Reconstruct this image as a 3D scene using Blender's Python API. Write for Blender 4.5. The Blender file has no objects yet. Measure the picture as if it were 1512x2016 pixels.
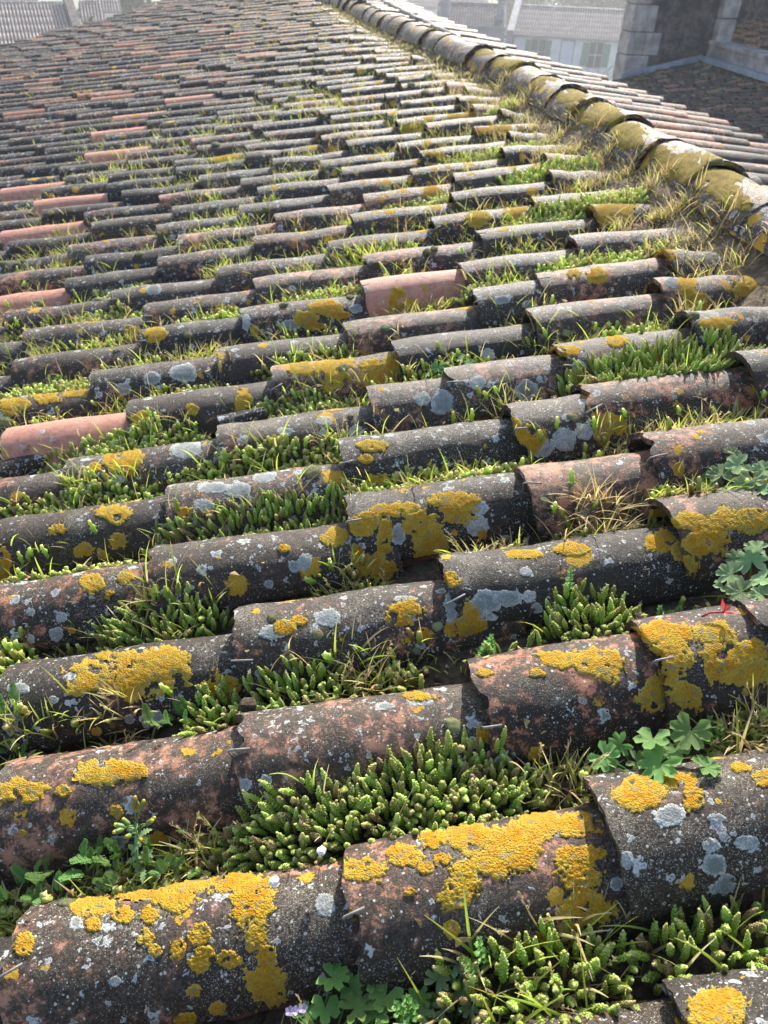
import bpy, bmesh, math, random
import numpy as np
from mathutils import Vector, Matrix, noise

random.seed(7)
scene = bpy.context.scene
COL = scene.collection
R = math.radians

# ------------------------------------------------------------------ camera
PITCH = R(11.5)                       # slope of the tiled roof
FPX, CX, CY = 1514.0, 756.0, 1008.0   # focal length and centre for a 1512 x 2016 frame
CAM = Vector((-0.0643, -0.2772, 0.8924))
RIGHT = Vector((0.98986, -0.13928, 0.02802))
UP = Vector((0.06273, 0.60543, 0.79342))
BACK = Vector((-0.12747, -0.78362, 0.60803))
cam_data = bpy.data.cameras.new('camera')
cam = bpy.data.objects.new('camera', cam_data)
COL.objects.link(cam)
mw = Matrix.Identity(4)
for i in range(3):
    mw[i][0], mw[i][1], mw[i][2], mw[i][3] = RIGHT[i], UP[i], BACK[i], CAM[i]
cam.matrix_world = mw
cam_data.sensor_fit = 'VERTICAL'
cam_data.sensor_height = 36.0
cam_data.lens = FPX / 2016 * 36.0
cam_data.clip_start = 0.02
cam_data.clip_end = 3000
cam_data.dof.use_dof = True
cam_data.dof.focus_distance = 1.1
cam_data.dof.aperture_fstop = 10.0
scene.camera = cam

# ------------------------------------------------------------------ sky, sun, exposure
SUN_EL, SUN_AZ = R(31), R(22)          # azimuth measured from +Y towards +X
world = bpy.data.worlds.new('World')
scene.world = world
world.use_nodes = True
wn = world.node_tree.nodes
wl = world.node_tree.links
wn.clear()
w_out = wn.new('ShaderNodeOutputWorld')
w_bg = wn.new('ShaderNodeBackground')
w_sky = wn.new('ShaderNodeTexSky')
w_sky.sky_type = 'NISHITA'
w_sky.sun_disc = False
w_sky.sun_elevation = SUN_EL
w_sky.sun_rotation = SUN_AZ
w_sky.dust_density = 2.0
w_bg.inputs['Strength'].default_value = 0.14
wl.new(w_sky.outputs[0], w_bg.inputs['Color'])
wl.new(w_bg.outputs[0], w_out.inputs['Surface'])
sun_data = bpy.data.lights.new('sun', 'SUN')
sun_data.energy = 4.4
sun_data.angle = R(0.53)
sun_data.color = (1.0, 0.945, 0.86)
sun = bpy.data.objects.new('sun', sun_data)
COL.objects.link(sun)
sd = Vector((math.sin(SUN_AZ) * math.cos(SUN_EL), math.cos(SUN_AZ) * math.cos(SUN_EL), math.sin(SUN_EL)))
sun.rotation_euler = (-sd).to_track_quat('-Z', 'Y').to_euler()
sun.location = sd * 50
scene.view_settings.view_transform = 'Standard'
scene.view_settings.look = 'None'
scene.view_settings.gamma = 1.0
scene.view_settings.use_curve_mapping = False
scene.view_settings.exposure = 1.25
scene.cycles.max_bounces = 8
scene.cycles.volume_bounces = 0

# ------------------------------------------------------------------ roof coordinates
# (u up the slope to the ridge, v along the ridge, h off the roof); the crests of the cover tiles lie near h = 0
S = 0.21                               # spacing of the tile columns
MR = Matrix.Rotation(-PITCH, 4, 'Y')
UW, VW, NW = (MR.to_3x3() @ Vector(a) for a in ((1, 0, 0), (0, 1, 0), (0, 0, 1)))

def W(u, v, h=0.0):
    return UW * u + VW * v + NW * h

def ray(x, y):
    return (RIGHT * ((x - CX) / FPX) - UP * ((y - CY) / FPX) - BACK).normalized()

def pix(p):
    d = Vector(p) - CAM
    z = -d.dot(BACK)
    if z <= 1e-4:
        return (-1e6, -1e6, z)
    return (CX + FPX * d.dot(RIGHT) / z, CY - FPX * d.dot(UP) / z, z)

def hit_plane(x, y, p0, n):
    d = ray(x, y)
    return CAM + d * ((p0 - CAM).dot(n) / d.dot(n))

def uv_at(x, y, h=0.0):
    p = hit_plane(x, y, NW * h, NW)
    return p.dot(UW), p.dot(VW)

def u_at(x, v, h=0.0):
    """u of the point on the line (v, h) that stands over pixel column x"""
    d0 = W(0, v, h) - CAM
    k = (x - CX) / FPX
    return (k * -d0.dot(BACK) - d0.dot(RIGHT)) / (UW.dot(RIGHT) + k * UW.dot(BACK))

DV = [-.29, -.20, -.05, .01, .04, .04, .01, .04, -.05, 0, .02, -.05, 0, .01]
rv = random.Random(3)
for i in range(80):
    DV.append(rv.uniform(-.06, .06))

def vcol(k):
    return (k + DV[k]) * S if k >= 0 else k * S

def vgap(k):
    return .5 * (vcol(k) + vcol(k + 1))

RIDGE = [(-3.0, 1.37), (4.3, 1.36), (6.0, 1.22), (8.3, 1.05), (13, .75)]

def ridge_u(v):
    for (a, ua), (b, ub) in zip(RIDGE, RIDGE[1:]):
        if v <= b:
            return ua + (ub - ua) * (v - a) / (b - a)
    return RIDGE[-1][1]

FARPTS = [(-9.0, 17.6)] + [uv_at(x, y) for x, y in ((0, 88), (155, 47), (245, 25), (300, 5), (345, -8))] + [(3.0, 13.4)]

def far_v(u):
    pts = FARPTS
    for (a, va), (b, vb) in zip(pts, pts[1:]):
        if u <= b:
            return va + (vb - va) * (u - a) / (b - a)
    return pts[-1][1]

# ------------------------------------------------------------------ helpers
class MB:
    """collects vertices and faces (with a material slot and point attributes) and links them as ONE mesh object"""
    def __init__(self):
        self.v, self.f, self.m, self.s, self.a = [], [], [], [], {}
    def add(self, verts, faces, mat=0, smooth=True, **at):
        b = len(self.v)
        self.v.extend([tuple(p) for p in verts])
        self.f.extend([tuple(i + b for i in q) for q in faces])
        self.m.extend([mat] * len(faces))
        self.s.extend([smooth] * len(faces))
        for k, x in at.items():
            l = self.a.setdefault(k, [])
            l.extend([0.0] * (b - len(l)))
            l.extend(list(x) if hasattr(x, '__len__') else [x] * len(verts))
    def box(self, lo, hi, mat=0, M=None):
        x0, y0, z0 = lo
        x1, y1, z1 = hi
        vs = [Vector(p) for p in ((x0, y0, z0), (x1, y0, z0), (x1, y1, z0), (x0, y1, z0), (x0, y0, z1), (x1, y0, z1), (x1, y1, z1), (x0, y1, z1))]
        if M is not None:
            vs = [M @ p for p in vs]
        self.add(vs, [(3, 2, 1, 0), (4, 5, 6, 7), (0, 1, 5, 4), (1, 2, 6, 5), (2, 3, 7, 6), (3, 0, 4, 7)], mat, False)
    def tube(self, pts, rad, n=6, mat=0, cap=True, **at):
        pts = [Vector(p) for p in pts]
        if not hasattr(rad, '__len__'):
            rad = [rad] * len(pts)
        vs, fs = [], []
        up = Vector((.13, .31, .94))
        for i, p in enumerate(pts):
            t = (pts[min(i + 1, len(pts) - 1)] - pts[max(i - 1, 0)]).normalized()
            a = t.cross(up)
            if a.length < 1e-3:
                a = t.cross(Vector((1, 0, 0)))
            a.normalize()
            b = t.cross(a)
            for j in range(n):
                w = 2 * math.pi * j / n
                vs.append(p + (a * math.cos(w) + b * math.sin(w)) * rad[i])
        for i in range(len(pts) - 1):
            for j in range(n):
                fs.append((i * n + j, i * n + (j + 1) % n, (i + 1) * n + (j + 1) % n, (i + 1) * n + j))
        if cap:
            fs.append(tuple(range(n - 1, -1, -1)))
            fs.append(tuple((len(pts) - 1) * n + j for j in range(n)))
        self.add(vs, fs, mat, True, **at)
    def mesh(self, name, mats):
        me = bpy.data.meshes.new(name)
        me.from_pydata(self.v, [], self.f)
        for m in (mats if isinstance(mats, (list, tuple)) else [mats]):
            me.materials.append(m)
        if self.f:
            me.polygons.foreach_set('material_index', self.m)
            me.polygons.foreach_set('use_smooth', self.s)
        for k, l in self.a.items():
            l = l + [0.0] * (len(self.v) - len(l))
            me.attributes.new(k, 'FLOAT', 'POINT').data.foreach_set('value', l)
        me.update()
        return me
    def build(self, name, mats, parent=None):
        o = bpy.data.objects.new(name, self.mesh(name, mats))
        COL.objects.link(o)
        o.parent = parent
        return o

def link(name, me, parent=None, M=None):
    o = bpy.data.objects.new(name, me)
    COL.objects.link(o)
    o.parent = parent
    if M is not None:
        o.matrix_local = M
    return o

def empty(name, M=None):
    o = bpy.data.objects.new(name, None)
    COL.objects.link(o)
    o.empty_display_size = .05
    if M is not None:
        o.matrix_world = M
    return o

def tag(o, label=None, cat=None, group=None, kind=None):
    for k, x in (('label', label), ('category', cat), ('group', group), ('kind', kind)):
        if x:
            o[k] = x
    return o

def T(x, y, z):
    return Matrix.Translation((x, y, z))

def RZ(a):
    return Matrix.Rotation(a, 4, 'Z')

# ------------------------------------------------------------------ materials
class NT:
    def __init__(self, name):
        self.mat = bpy.data.materials.new(name)
        self.mat.use_nodes = True
        self.t = self.mat.node_tree
        self.t.nodes.clear()
        self.out = self.t.nodes.new('ShaderNodeOutputMaterial')
    def n(self, kind, **kw):
        d = self.t.nodes.new(kind)
        for k, x in kw.items():
            setattr(d, k, x)
        return d
    def put(self, sock, x):
        if isinstance(x, bpy.types.NodeSocket):
            self.t.links.new(x, sock)
        elif x is not None:
            if hasattr(sock.default_value, '__len__') and len(sock.default_value) == 4 and len(x) == 3:
                x = (*x, 1)
            sock.default_value = x
    def math(self, op, a, b=None, c=None, clamp=False):
        d = self.n('ShaderNodeMath', operation=op, use_clamp=clamp)
        for s, x in zip(d.inputs, (a, b, c)):
            self.put(s, x)
        return d.outputs[0]
    def vmath(self, op, a, b=None):
        d = self.n('ShaderNodeVectorMath', operation=op)
        self.put(d.inputs[0], a)
        if op == 'SCALE':
            self.put(d.inputs['Scale'], b)
        else:
            self.put(d.inputs[1], b)
        return d.outputs[0]
    def noise(self, vec, scale, detail=4, rough=.55, dist=0):
        d = self.n('ShaderNodeTexNoise')
        self.put(d.inputs['Vector'], vec)
        d.inputs['Scale'].default_value = scale
        d.inputs['Detail'].default_value = detail
        d.inputs['Roughness'].default_value = rough
        d.inputs['Distortion'].default_value = dist
        return d.outputs['Fac']
    def vor(self, vec, scale, feature='F1'):
        d = self.n('ShaderNodeTexVoronoi', feature=feature)
        self.put(d.inputs['Vector'], vec)
        d.inputs['Scale'].default_value = scale
        return d.outputs['Distance'], (d.outputs['Color'] if feature == 'F1' else None)
    def ramp(self, x, a, b, lo=0.0, hi=1.0, smooth=True):
        d = self.n('ShaderNodeMapRange', interpolation_type='SMOOTHSTEP' if smooth else 'LINEAR', clamp=True)
        self.put(d.inputs['Value'], x)
        self.put(d.inputs['From Min'], a)
        self.put(d.inputs['From Max'], b)
        self.put(d.inputs['To Min'], lo)
        self.put(d.inputs['To Max'], hi)
        return d.outputs[0]
    def mix(self, f, a, b, mode='MIX'):
        d = self.n('ShaderNodeMix', data_type='RGBA', blend_type=mode)
        self.put(d.inputs[0], f)
        self.put(d.inputs[6], a)
        self.put(d.inputs[7], b)
        return d.outputs[2]
    def sep(self, c):
        d = self.n('ShaderNodeSeparateColor')
        self.put(d.inputs[0], c)
        return d.outputs
    def attr(self, name, kind='GEOMETRY'):
        return self.n('ShaderNodeAttribute', attribute_name=name, attribute_type=kind).outputs['Fac']
    def bump(self, hgt, dist, strength=1.0, normal=None):
        d = self.n('ShaderNodeBump')
        d.inputs['Strength'].default_value = strength
        d.inputs['Distance'].default_value = dist
        self.put(d.inputs['Height'], hgt)
        if normal is not None:
            self.put(d.inputs['Normal'], normal)
        return d.outputs[0]
    def coords(self, kind='Object'):
        return self.n('ShaderNodeTexCoord').outputs[kind]
    def surface(self, color, rough=.8, normal=None, spec=.4, trans=0.0, tcol=None):
        p = self.n('ShaderNodeBsdfPrincipled')
        self.put(p.inputs['Base Color'], color)
        self.put(p.inputs['Roughness'], rough)
        p.inputs['Specular IOR Level'].default_value = spec
        if normal is not None:
            self.put(p.inputs['Normal'], normal)
        sh = p.outputs[0]
        if trans > 0:
            tr = self.n('ShaderNodeBsdfTranslucent')
            self.put(tr.inputs['Color'], tcol if tcol is not None else color)
            if normal is not None:
                self.put(tr.inputs['Normal'], normal)
            mx = self.n('ShaderNodeMixShader')
            mx.inputs[0].default_value = trans
            self.t.links.new(sh, mx.inputs[1])
            self.t.links.new(tr.outputs[0], mx.inputs[2])
            sh = mx.outputs[0]
        self.t.links.new(sh, self.out.inputs['Surface'])
        return self.mat

def tile_material(name, kind):
    """old clay tile: salmon clay under a black weathered skin, pale specks, grey rosettes and small yellow spots"""
    k = NT(name)
    co = k.coords()
    if kind == 'OBJECT':
        rnd = k.n('ShaderNodeObjectInfo').outputs['Random']
        off = k.n('ShaderNodeCombineXYZ')
        k.put(off.inputs[0], k.math('MULTIPLY', rnd, 37.0))
        k.put(off.inputs[1], k.math('MULTIPLY', rnd, 91.0))
        k.put(off.inputs[2], k.math('MULTIPLY', rnd, 53.0))
        co = k.vmath('ADD', co, off.outputs[0])
    else:
        rnd = k.attr('rnd')
    clay_a, yel_a, grey_a = k.attr('clay', kind), k.attr('yellow', kind), k.attr('grey', kind)
    n1 = k.noise(co, 11, 6, .6, .3)
    n2 = k.noise(co, 55, 6, .65)
    n3 = k.noise(co, 260, 4, .7)
    n4 = k.noise(co, 900, 2, .6)
    # fired clay
    clay = k.mix(k.ramp(n2, .3, .7), (.40, .172, .092), (.25, .088, .046))
    clay = k.mix(k.ramp(rnd, 0, 1, 0, .35), clay, (.33, .20, .14))
    clay = k.mix(k.ramp(n3, .55, .72, 0, .6), clay, (.42, .29, .21))
    clay = k.mix(k.ramp(clay_a, 1.0, 1.2), clay, k.mix(k.ramp(n2, .35, .65), (.56, .27, .195), (.46, .20, .14)))
    # black skin of algae and soot
    skin = k.mix(k.ramp(n3, .40, .72), (.0062, .0051, .0043), (.034, .027, .020))
    skin = k.mix(k.ramp(n2, .50, .70, 0, .5), skin, (.044, .035, .026))
    skin = k.mix(k.math('MULTIPLY', k.ramp(n4, .55, .75), .4), skin, (.075, .065, .05))
    skin = k.mix(k.ramp(rnd, .15, .95, 0, .85), skin, k.mix(k.ramp(n3, .35, .7), (.016, .011, .008), (.075, .052, .035)))
    cover = k.math('ADD', k.math('MULTIPLY', n1, .55), k.math('MULTIPLY', n2, .45))
    cover = k.math('ADD', cover, k.math('MULTIPLY', k.math('SUBTRACT', n3, .5), .42))
    thr = k.ramp(clay_a, 0, 1, .33, .63, False)
    mask = k.ramp(k.math('SUBTRACT', cover, thr), -.05, .05)
    col = k.mix(mask, clay, skin)
    # thin grey film
    film = k.math('MULTIPLY', k.ramp(n1, .62, .40, 0, 1), k.ramp(n3, .40, .66, 0, 1))
    film = k.math('MULTIPLY', film, k.math('MULTIPLY', grey_a, .24))
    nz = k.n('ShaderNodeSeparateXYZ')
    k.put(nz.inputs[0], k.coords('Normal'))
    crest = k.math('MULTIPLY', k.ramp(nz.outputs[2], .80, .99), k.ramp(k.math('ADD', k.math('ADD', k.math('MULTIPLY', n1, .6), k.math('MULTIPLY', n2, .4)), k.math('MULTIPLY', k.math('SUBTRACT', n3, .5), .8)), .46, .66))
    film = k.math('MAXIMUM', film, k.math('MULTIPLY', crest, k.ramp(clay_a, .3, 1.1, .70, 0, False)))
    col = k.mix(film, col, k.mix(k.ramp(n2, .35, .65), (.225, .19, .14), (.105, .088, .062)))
    # pale specks
    d, c = k.vor(co, 210)
    sel = k.sep(c)
    sp = k.math('MULTIPLY', k.ramp(d, k.ramp(sel[1], 0, 1, .2, .46, False), k.ramp(sel[1], 0, 1, .1, .36, False)), k.math('GREATER_THAN', sel[0], k.ramp(grey_a, 0, 1, .985, .88, False)))
    col = k.mix(k.math('MULTIPLY', sp, .85), col, (.52, .51, .46))
    d, c = k.vor(co, 520)
    s2 = k.sep(c)
    fine = k.math('MULTIPLY', k.ramp(d, .42, .25), k.math('GREATER_THAN', k.math('ADD', k.math('MULTIPLY', s2[0], .35), k.math('MULTIPLY', n1, 1.25)), k.ramp(grey_a, 0, 1, 1.05, .88, False)))
    col = k.mix(k.math('MULTIPLY', fine, .75), col, (.40, .375, .30))
    # grey rosettes with paler rims
    wv = k.n('ShaderNodeTexNoise')
    k.put(wv.inputs['Vector'], co)
    wv.inputs['Scale'].default_value = 110
    wv.inputs['Detail'].default_value = 5
    cw = k.vmath('ADD', co, k.vmath('SCALE', k.vmath('SUBTRACT', wv.outputs['Color'], (.5, .5, .5)), .026))
    ros = None
    for sc_, lim in ((38, .74), (92, .70)):
        d, c = k.vor(cw, sc_)
        sel = k.sep(c)
        rad = k.ramp(sel[1], 0, 1, .12, .44, False)
        on = k.math('GREATER_THAN', sel[0], k.ramp(grey_a, 0, 1, .97, lim, False))
        inside = k.math('MULTIPLY', k.ramp(k.math('SUBTRACT', d, rad), .07, -.07), on)
        rim = k.math('MULTIPLY', k.ramp(k.math('ABSOLUTE', k.math('ADD', k.math('SUBTRACT', d, rad), .07)), .09, .02), on)
        body = k.mix(k.ramp(n2, .35, .65), (.15, .165, .16), (.34, .36, .345))
        col = k.mix(k.math('MULTIPLY', inside, .82), col, body)
        col = k.mix(k.math('MULTIPLY', rim, .75), col, (.50, .52, .50))
        ros = inside if ros is None else k.math('MAXIMUM', ros, inside)
    # small yellow lichen spots
    yel = None
    for sc_ in (17, 42):
        d, c = k.vor(cw, sc_)
        sel = k.sep(c)
        rad = k.ramp(sel[1], 0, 1, .14, .46, False)
        on = k.math('LESS_THAN', sel[2], k.math('MULTIPLY', yel_a, .55))
        y1 = k.math('MULTIPLY', k.ramp(k.math('SUBTRACT', d, k.math('ADD', rad, k.math('MULTIPLY', k.math('SUBTRACT', n3, .5), .25))), .03, -.03), on)
        yel = y1 if yel is None else k.math('MAXIMUM', yel, y1)
    ycol = k.mix(k.ramp(n3, .35, .65), (.42, .20, .012), (.46, .32, .04))
    col = k.mix(yel, col, ycol)
    h = k.math('ADD', k.math('MULTIPLY', n2, .8), k.math('MULTIPLY', n3, .55))
    h = k.math('ADD', h, k.math('MULTIPLY', n4, .34))
    h = k.math('ADD', h, k.math('MULTIPLY', k.math('MAXIMUM', yel, ros), .25))
    h = k.math('ADD', h, k.math('MULTIPLY', yel, k.math('MULTIPLY', n3, .8)))
    nor = k.bump(h, .0026, .9)
    rough = k.ramp(n4, .56, .66, .66, .26)
    rough = k.math('MAXIMUM', rough, k.math('MULTIPLY', k.ramp(clay_a, .4, .8), .6))
    rough = k.math('MAXIMUM', rough, k.math('MULTIPLY', k.math('MAXIMUM', yel, ros), .9))
    return k.surface(col, rough, nor, .30)

def simple(name, c1, c2, scale=30, rough=.85, bump=.002, detail=6, spec=.3, kind='Object', c3=None, trans=0, bscale=None):
    k = NT(name)
    co = k.coords(kind)
    n = k.noise(co, scale, detail, .62)
    col = k.mix(k.ramp(n, .33, .67), c1, c2)
    if c3:
        col = k.mix(k.ramp(k.noise(co, scale * .31, 4), .52, .66), col, c3)
    n2 = k.noise(co, bscale or scale * 3, 4, .65)
    nor = k.bump(k.math('ADD', n, n2), bump, .8) if bump else None
    return k.surface(col, rough, nor, spec, trans)

def plant(name, base, mid, tip, trans=.3, rough=.5, spec=.35, var=.35, bump=None):
    """leafy matter: colour runs from the foot to the tip (attribute t) and differs from stem to stem (attribute rnd)"""
    k = NT(name)
    t, r = k.attr('t'), k.attr('rnd')
    oi = k.n('ShaderNodeObjectInfo').outputs['Random']
    r = k.math('FRACT', k.math('ADD', r, oi))
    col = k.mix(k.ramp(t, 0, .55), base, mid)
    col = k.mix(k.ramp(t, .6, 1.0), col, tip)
    hsv = k.n('ShaderNodeHueSaturation')
    k.put(hsv.inputs['Hue'], k.ramp(r, 0, 1, .5 - .028 * var / .35, .5 + .018 * var / .35, False))
    k.put(hsv.inputs['Value'], k.ramp(r, 0, 1, 1 - var, 1 + var, False))
    k.put(hsv.inputs['Color'], col)
    col = hsv.outputs[0]
    nor = None
    if bump:
        nor = k.bump(k.noise(k.coords(), bump, 3), .0012, .6)
    return k.surface(col, rough, nor, spec, trans)

M = {}
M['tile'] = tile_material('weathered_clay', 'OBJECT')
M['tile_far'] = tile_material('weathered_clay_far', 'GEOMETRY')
M['channel'] = simple('channel_clay', (.20, .065, .045), (.07, .035, .028), 26, .75, .002, c3=(.025, .022, .018))
M['board'] = simple('roof_boards', (.05, .04, .03), (.09, .07, .05), 12)
M['soil'] = simple('roof_soil', (.035, .025, .016), (.11, .08, .05), 90, .95, .005, c3=(.03, .035, .012))
M['soil_pale'] = simple('dry_soil', (.17, .12, .075), (.07, .05, .03), 60, .95, .006, c3=(.26, .19, .12))
M['mortar'] = simple('lime_mortar', (.36, .33, .28), (.13, .12, .10), 24, .9, .006, c3=(.08, .075, .03))
M['zinc'] = simple('galvanised_wire', (.22, .22, .21), (.12, .11, .10), 160, .6, .0004, spec=.7)
M['stone'] = simple('pale_limestone', (.44, .39, .36), (.22, .19, .18), 3.4, .9, .01, c3=(.17, .15, .14))
M['rubble'] = simple('dark_rubble_wall', (.032, .029, .03), (.14, .122, .115), 5.5, .92, .05, c3=(.035, .034, .036), bscale=26, detail=9)
M['lead'] = simple('lead_sheet', (.30, .34, .40), (.19, .22, .26), 5, .55, .004, spec=.6)
M['plaster'] = simple('white_plaster', (.74, .73, .74), (.58, .57, .58), 1.2, .9, .004)
M['plaster_warm'] = simple('rose_plaster', (.62, .50, .47), (.50, .40, .38), 1.2, .9, .004)
M['plaster_grey'] = simple('grey_render', (.30, .30, .32), (.20, .20, .22), 1.5, .9, .006)
M['shutter'] = simple('green_paint', (.16, .27, .20), (.12, .21, .16), 4, .6, .001)
M['glass'] = simple('window_glass', (.05, .055, .06), (.07, .075, .08), 3, .12, 0, spec=.6)
M['curtain'] = simple('pale_paint', (.60, .62, .68), (.52, .54, .60), 3, .6, .001)
M['house_tile'] = simple('house_tile', (.44, .34, .28), (.26, .20, .17), 5, .6, .004, c3=(.52, .42, .35))
M['gutter_shade'] = simple('tile_gutter_shade', (.05, .045, .045), (.09, .08, .075), 5, .9, .004)  # shade in the grooves between tile ribs, put into the underlay's colour
M['house_tile_dark'] = simple('dark_house_tile', (.16, .14, .14), (.08, .075, .08), 5, .7, .004, c3=(.3, .27, .25))
M['ground'] = simple('garden_ground', (.10, .13, .05), (.16, .15, .10), .25, .95, .02)
M['bark'] = simple('grey_bark', (.16, .14, .13), (.09, .08, .07), 9, .9, .01)
M['yellow'] = None

def lichen_material():
    k = NT('yellow_crust')
    co = k.coords()
    n1, n2, n3 = k.noise(co, 40, 4), k.noise(co, 300, 4, .65), k.noise(co, 900, 2)
    d, c = k.vor(co, 420)
    a = k.attr('t')
    col = k.mix(k.ramp(n1, .35, .66), (.54, .255, .014), (.55, .37, .035))
    col = k.mix(k.ramp(n2, .62, .38, 0, .7), col, (.34, .145, .006))
    col = k.mix(k.ramp(a, .55, .05, 0, .5), col, (.50, .42, .10))
    orn = k.n('ShaderNodeObjectInfo').outputs['Random']
    col = k.mix(k.ramp(orn, .35, 1, 0, .38), col, (.44, .33, .05))
    n5 = k.noise(co, 75, 5, .6)
    col = k.mix(k.math('MULTIPLY', k.ramp(n5, .54, .64), k.ramp(a, .2, .7)), col, (.27, .235, .11))
    h = k.math('ADD', k.math('MULTIPLY', n2, 1.0), k.math('MULTIPLY', d, -.7))
    h = k.math('ADD', h, k.math('MULTIPLY', n3, .3))
    return k.surface(col, .9, k.bump(h, .003, 1.0), .15, .12)
M['yellow'] = lichen_material()

def olive_material():
    k = NT('olive_crust')
    co = k.coords()
    n1, n2 = k.noise(co, 30, 4), k.noise(co, 260, 4, .65)
    col = k.mix(k.ramp(n1, .35, .66), (.22, .16, .03), (.36, .26, .04))
    col = k.mix(k.ramp(n2, .62, .38, 0, .7), col, (.13, .09, .015))
    return k.surface(col, .9, k.bump(n2, .003, 1.0), .15, .08)
M['olive'] = olive_material()

def pale_material():
    k = NT('grey_crust')
    co = k.coords()
    n1, n2 = k.noise(co, 70, 5), k.noise(co, 420, 3)
    a, r = k.attr('t'), k.n('ShaderNodeObjectInfo').outputs['Random']
    col = k.mix(k.ramp(n1, .35, .66), (.30, .325, .31), (.48, .48, .44))
    col = k.mix(k.math('MULTIPLY', k.ramp(a, .25, .75), k.ramp(r, 0, 1, .0, .9)), col, (.16, .18, .175))
    col = k.mix(k.ramp(n2, .6, .4, 0, .6), col, (.13, .135, .125))
    col = k.mix(k.ramp(a, .12, .02, 0, .6), col, (.55, .56, .52))
    return k.surface(col, .95, k.bump(n2, .0022, .9), .15)
M['pale'] = pale_material()
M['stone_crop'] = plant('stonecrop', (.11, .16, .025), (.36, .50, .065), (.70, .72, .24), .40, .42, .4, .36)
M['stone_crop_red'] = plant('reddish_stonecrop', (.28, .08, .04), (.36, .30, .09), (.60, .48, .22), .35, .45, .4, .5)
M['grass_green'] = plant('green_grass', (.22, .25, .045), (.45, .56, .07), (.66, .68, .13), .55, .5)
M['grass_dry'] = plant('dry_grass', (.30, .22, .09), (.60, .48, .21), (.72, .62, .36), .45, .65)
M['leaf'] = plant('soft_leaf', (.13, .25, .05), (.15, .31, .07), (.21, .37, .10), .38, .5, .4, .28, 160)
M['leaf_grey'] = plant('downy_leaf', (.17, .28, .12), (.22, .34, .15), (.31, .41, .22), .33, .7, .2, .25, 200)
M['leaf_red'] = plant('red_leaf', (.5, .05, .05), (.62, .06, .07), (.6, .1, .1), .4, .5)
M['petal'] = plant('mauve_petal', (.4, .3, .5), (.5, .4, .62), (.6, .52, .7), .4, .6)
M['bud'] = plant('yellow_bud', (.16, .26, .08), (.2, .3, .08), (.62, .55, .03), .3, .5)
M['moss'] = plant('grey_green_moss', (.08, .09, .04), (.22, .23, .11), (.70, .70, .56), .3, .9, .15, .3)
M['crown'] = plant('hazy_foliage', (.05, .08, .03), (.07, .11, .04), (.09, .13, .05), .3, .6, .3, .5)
# ------------------------------------------------------------------ tile shapes
def tile_mesh(name, r0, r1, length, thick, na, nl, seed, mats, amp=1.0, half=84, up=1):
    """half-round clay tile along +x, crest of the low end at the origin; up=-1 turns it into a channel"""
    rr = random.Random(seed)
    off = Vector((rr.uniform(-50, 50), rr.uniform(-50, 50), rr.uniform(-50, 50)))
    mb = MB()
    th = [R(-half + 2 * half * j / na) for j in range(na + 1)]
    def pt(i, j, inner):
        x = length * i / nl
        a = th[j]
        rad = r0 + (r1 - r0) * i / nl
        q = Vector((x, rad * math.sin(a), rad * math.cos(a)))
        w = noise.noise(q * 7 + off) * .0062 + noise.noise(q * 34 + off) * .0016
        if nl > 12:
            w += noise.noise(q * 140 + off) * .0007
        rad += w * amp
        if i == 0:
            x += noise.noise(Vector((a * 3, 0, 0)) + off) * .006 * amp + noise.noise(Vector((a * 13, 3, 0)) + off) * .003 * amp + max(0, noise.noise(Vector((a * 2.2, 7, 1)) + off) - .32) * .05 * amp
        e = 0
        if i == 0:
            e = .0012
        if inner:
            rad -= thick
        else:
            rad -= e
        x += -.078 * 0
        return (x, rad * math.sin(a), up * (rad * math.cos(a) - r0) - x * .078 * (1 if up > 0 else .6))
    outer = [[pt(i, j, False) for j in range(na + 1)] for i in range(nl + 1)]
    inner = [[pt(i, j, True) for j in range(na + 1)] for i in range(nl + 1)]
    nn = na + 1
    def sheet(g, flip):
        vs = [p for row in g for p in row]
        fs = []
        for i in range(len(g) - 1):
            for j in range(len(g[0]) - 1):
                n = len(g[0])
                q = (i * n + j, (i + 1) * n + j, (i + 1) * n + j + 1, i * n + j + 1)
                fs.append(q[::-1] if flip else q)
        mb.add(vs, fs, 0, True)
    sheet(outer, up < 0)
    sheet(inner, up > 0)
    sheet([inner[0], outer[0]], up < 0)
    sheet([outer[-1], inner[-1]], up < 0)
    sheet([[outer[i][0] for i in range(nl + 1)], [inner[i][0] for i in range(nl + 1)]], up > 0)
    sheet([[inner[i][na] for i in range(nl + 1)], [outer[i][na] for i in range(nl + 1)]], up > 0)
    return mb.mesh(name, mats)

TL = .46
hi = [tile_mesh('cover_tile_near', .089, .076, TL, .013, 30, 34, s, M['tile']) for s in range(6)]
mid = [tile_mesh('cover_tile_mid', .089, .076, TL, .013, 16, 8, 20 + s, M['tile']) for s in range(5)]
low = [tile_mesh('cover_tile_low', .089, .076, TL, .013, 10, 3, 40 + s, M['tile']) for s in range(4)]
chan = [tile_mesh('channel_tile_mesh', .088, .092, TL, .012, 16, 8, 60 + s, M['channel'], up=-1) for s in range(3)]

# ------------------------------------------------------------------ the tiled roof
roof = empty('tiled_roof', MR)
tag(roof, 'big weathered clay tile roof with moss, lichen and stonecrop in its gutters, running up to a ridge', 'roof')

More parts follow.
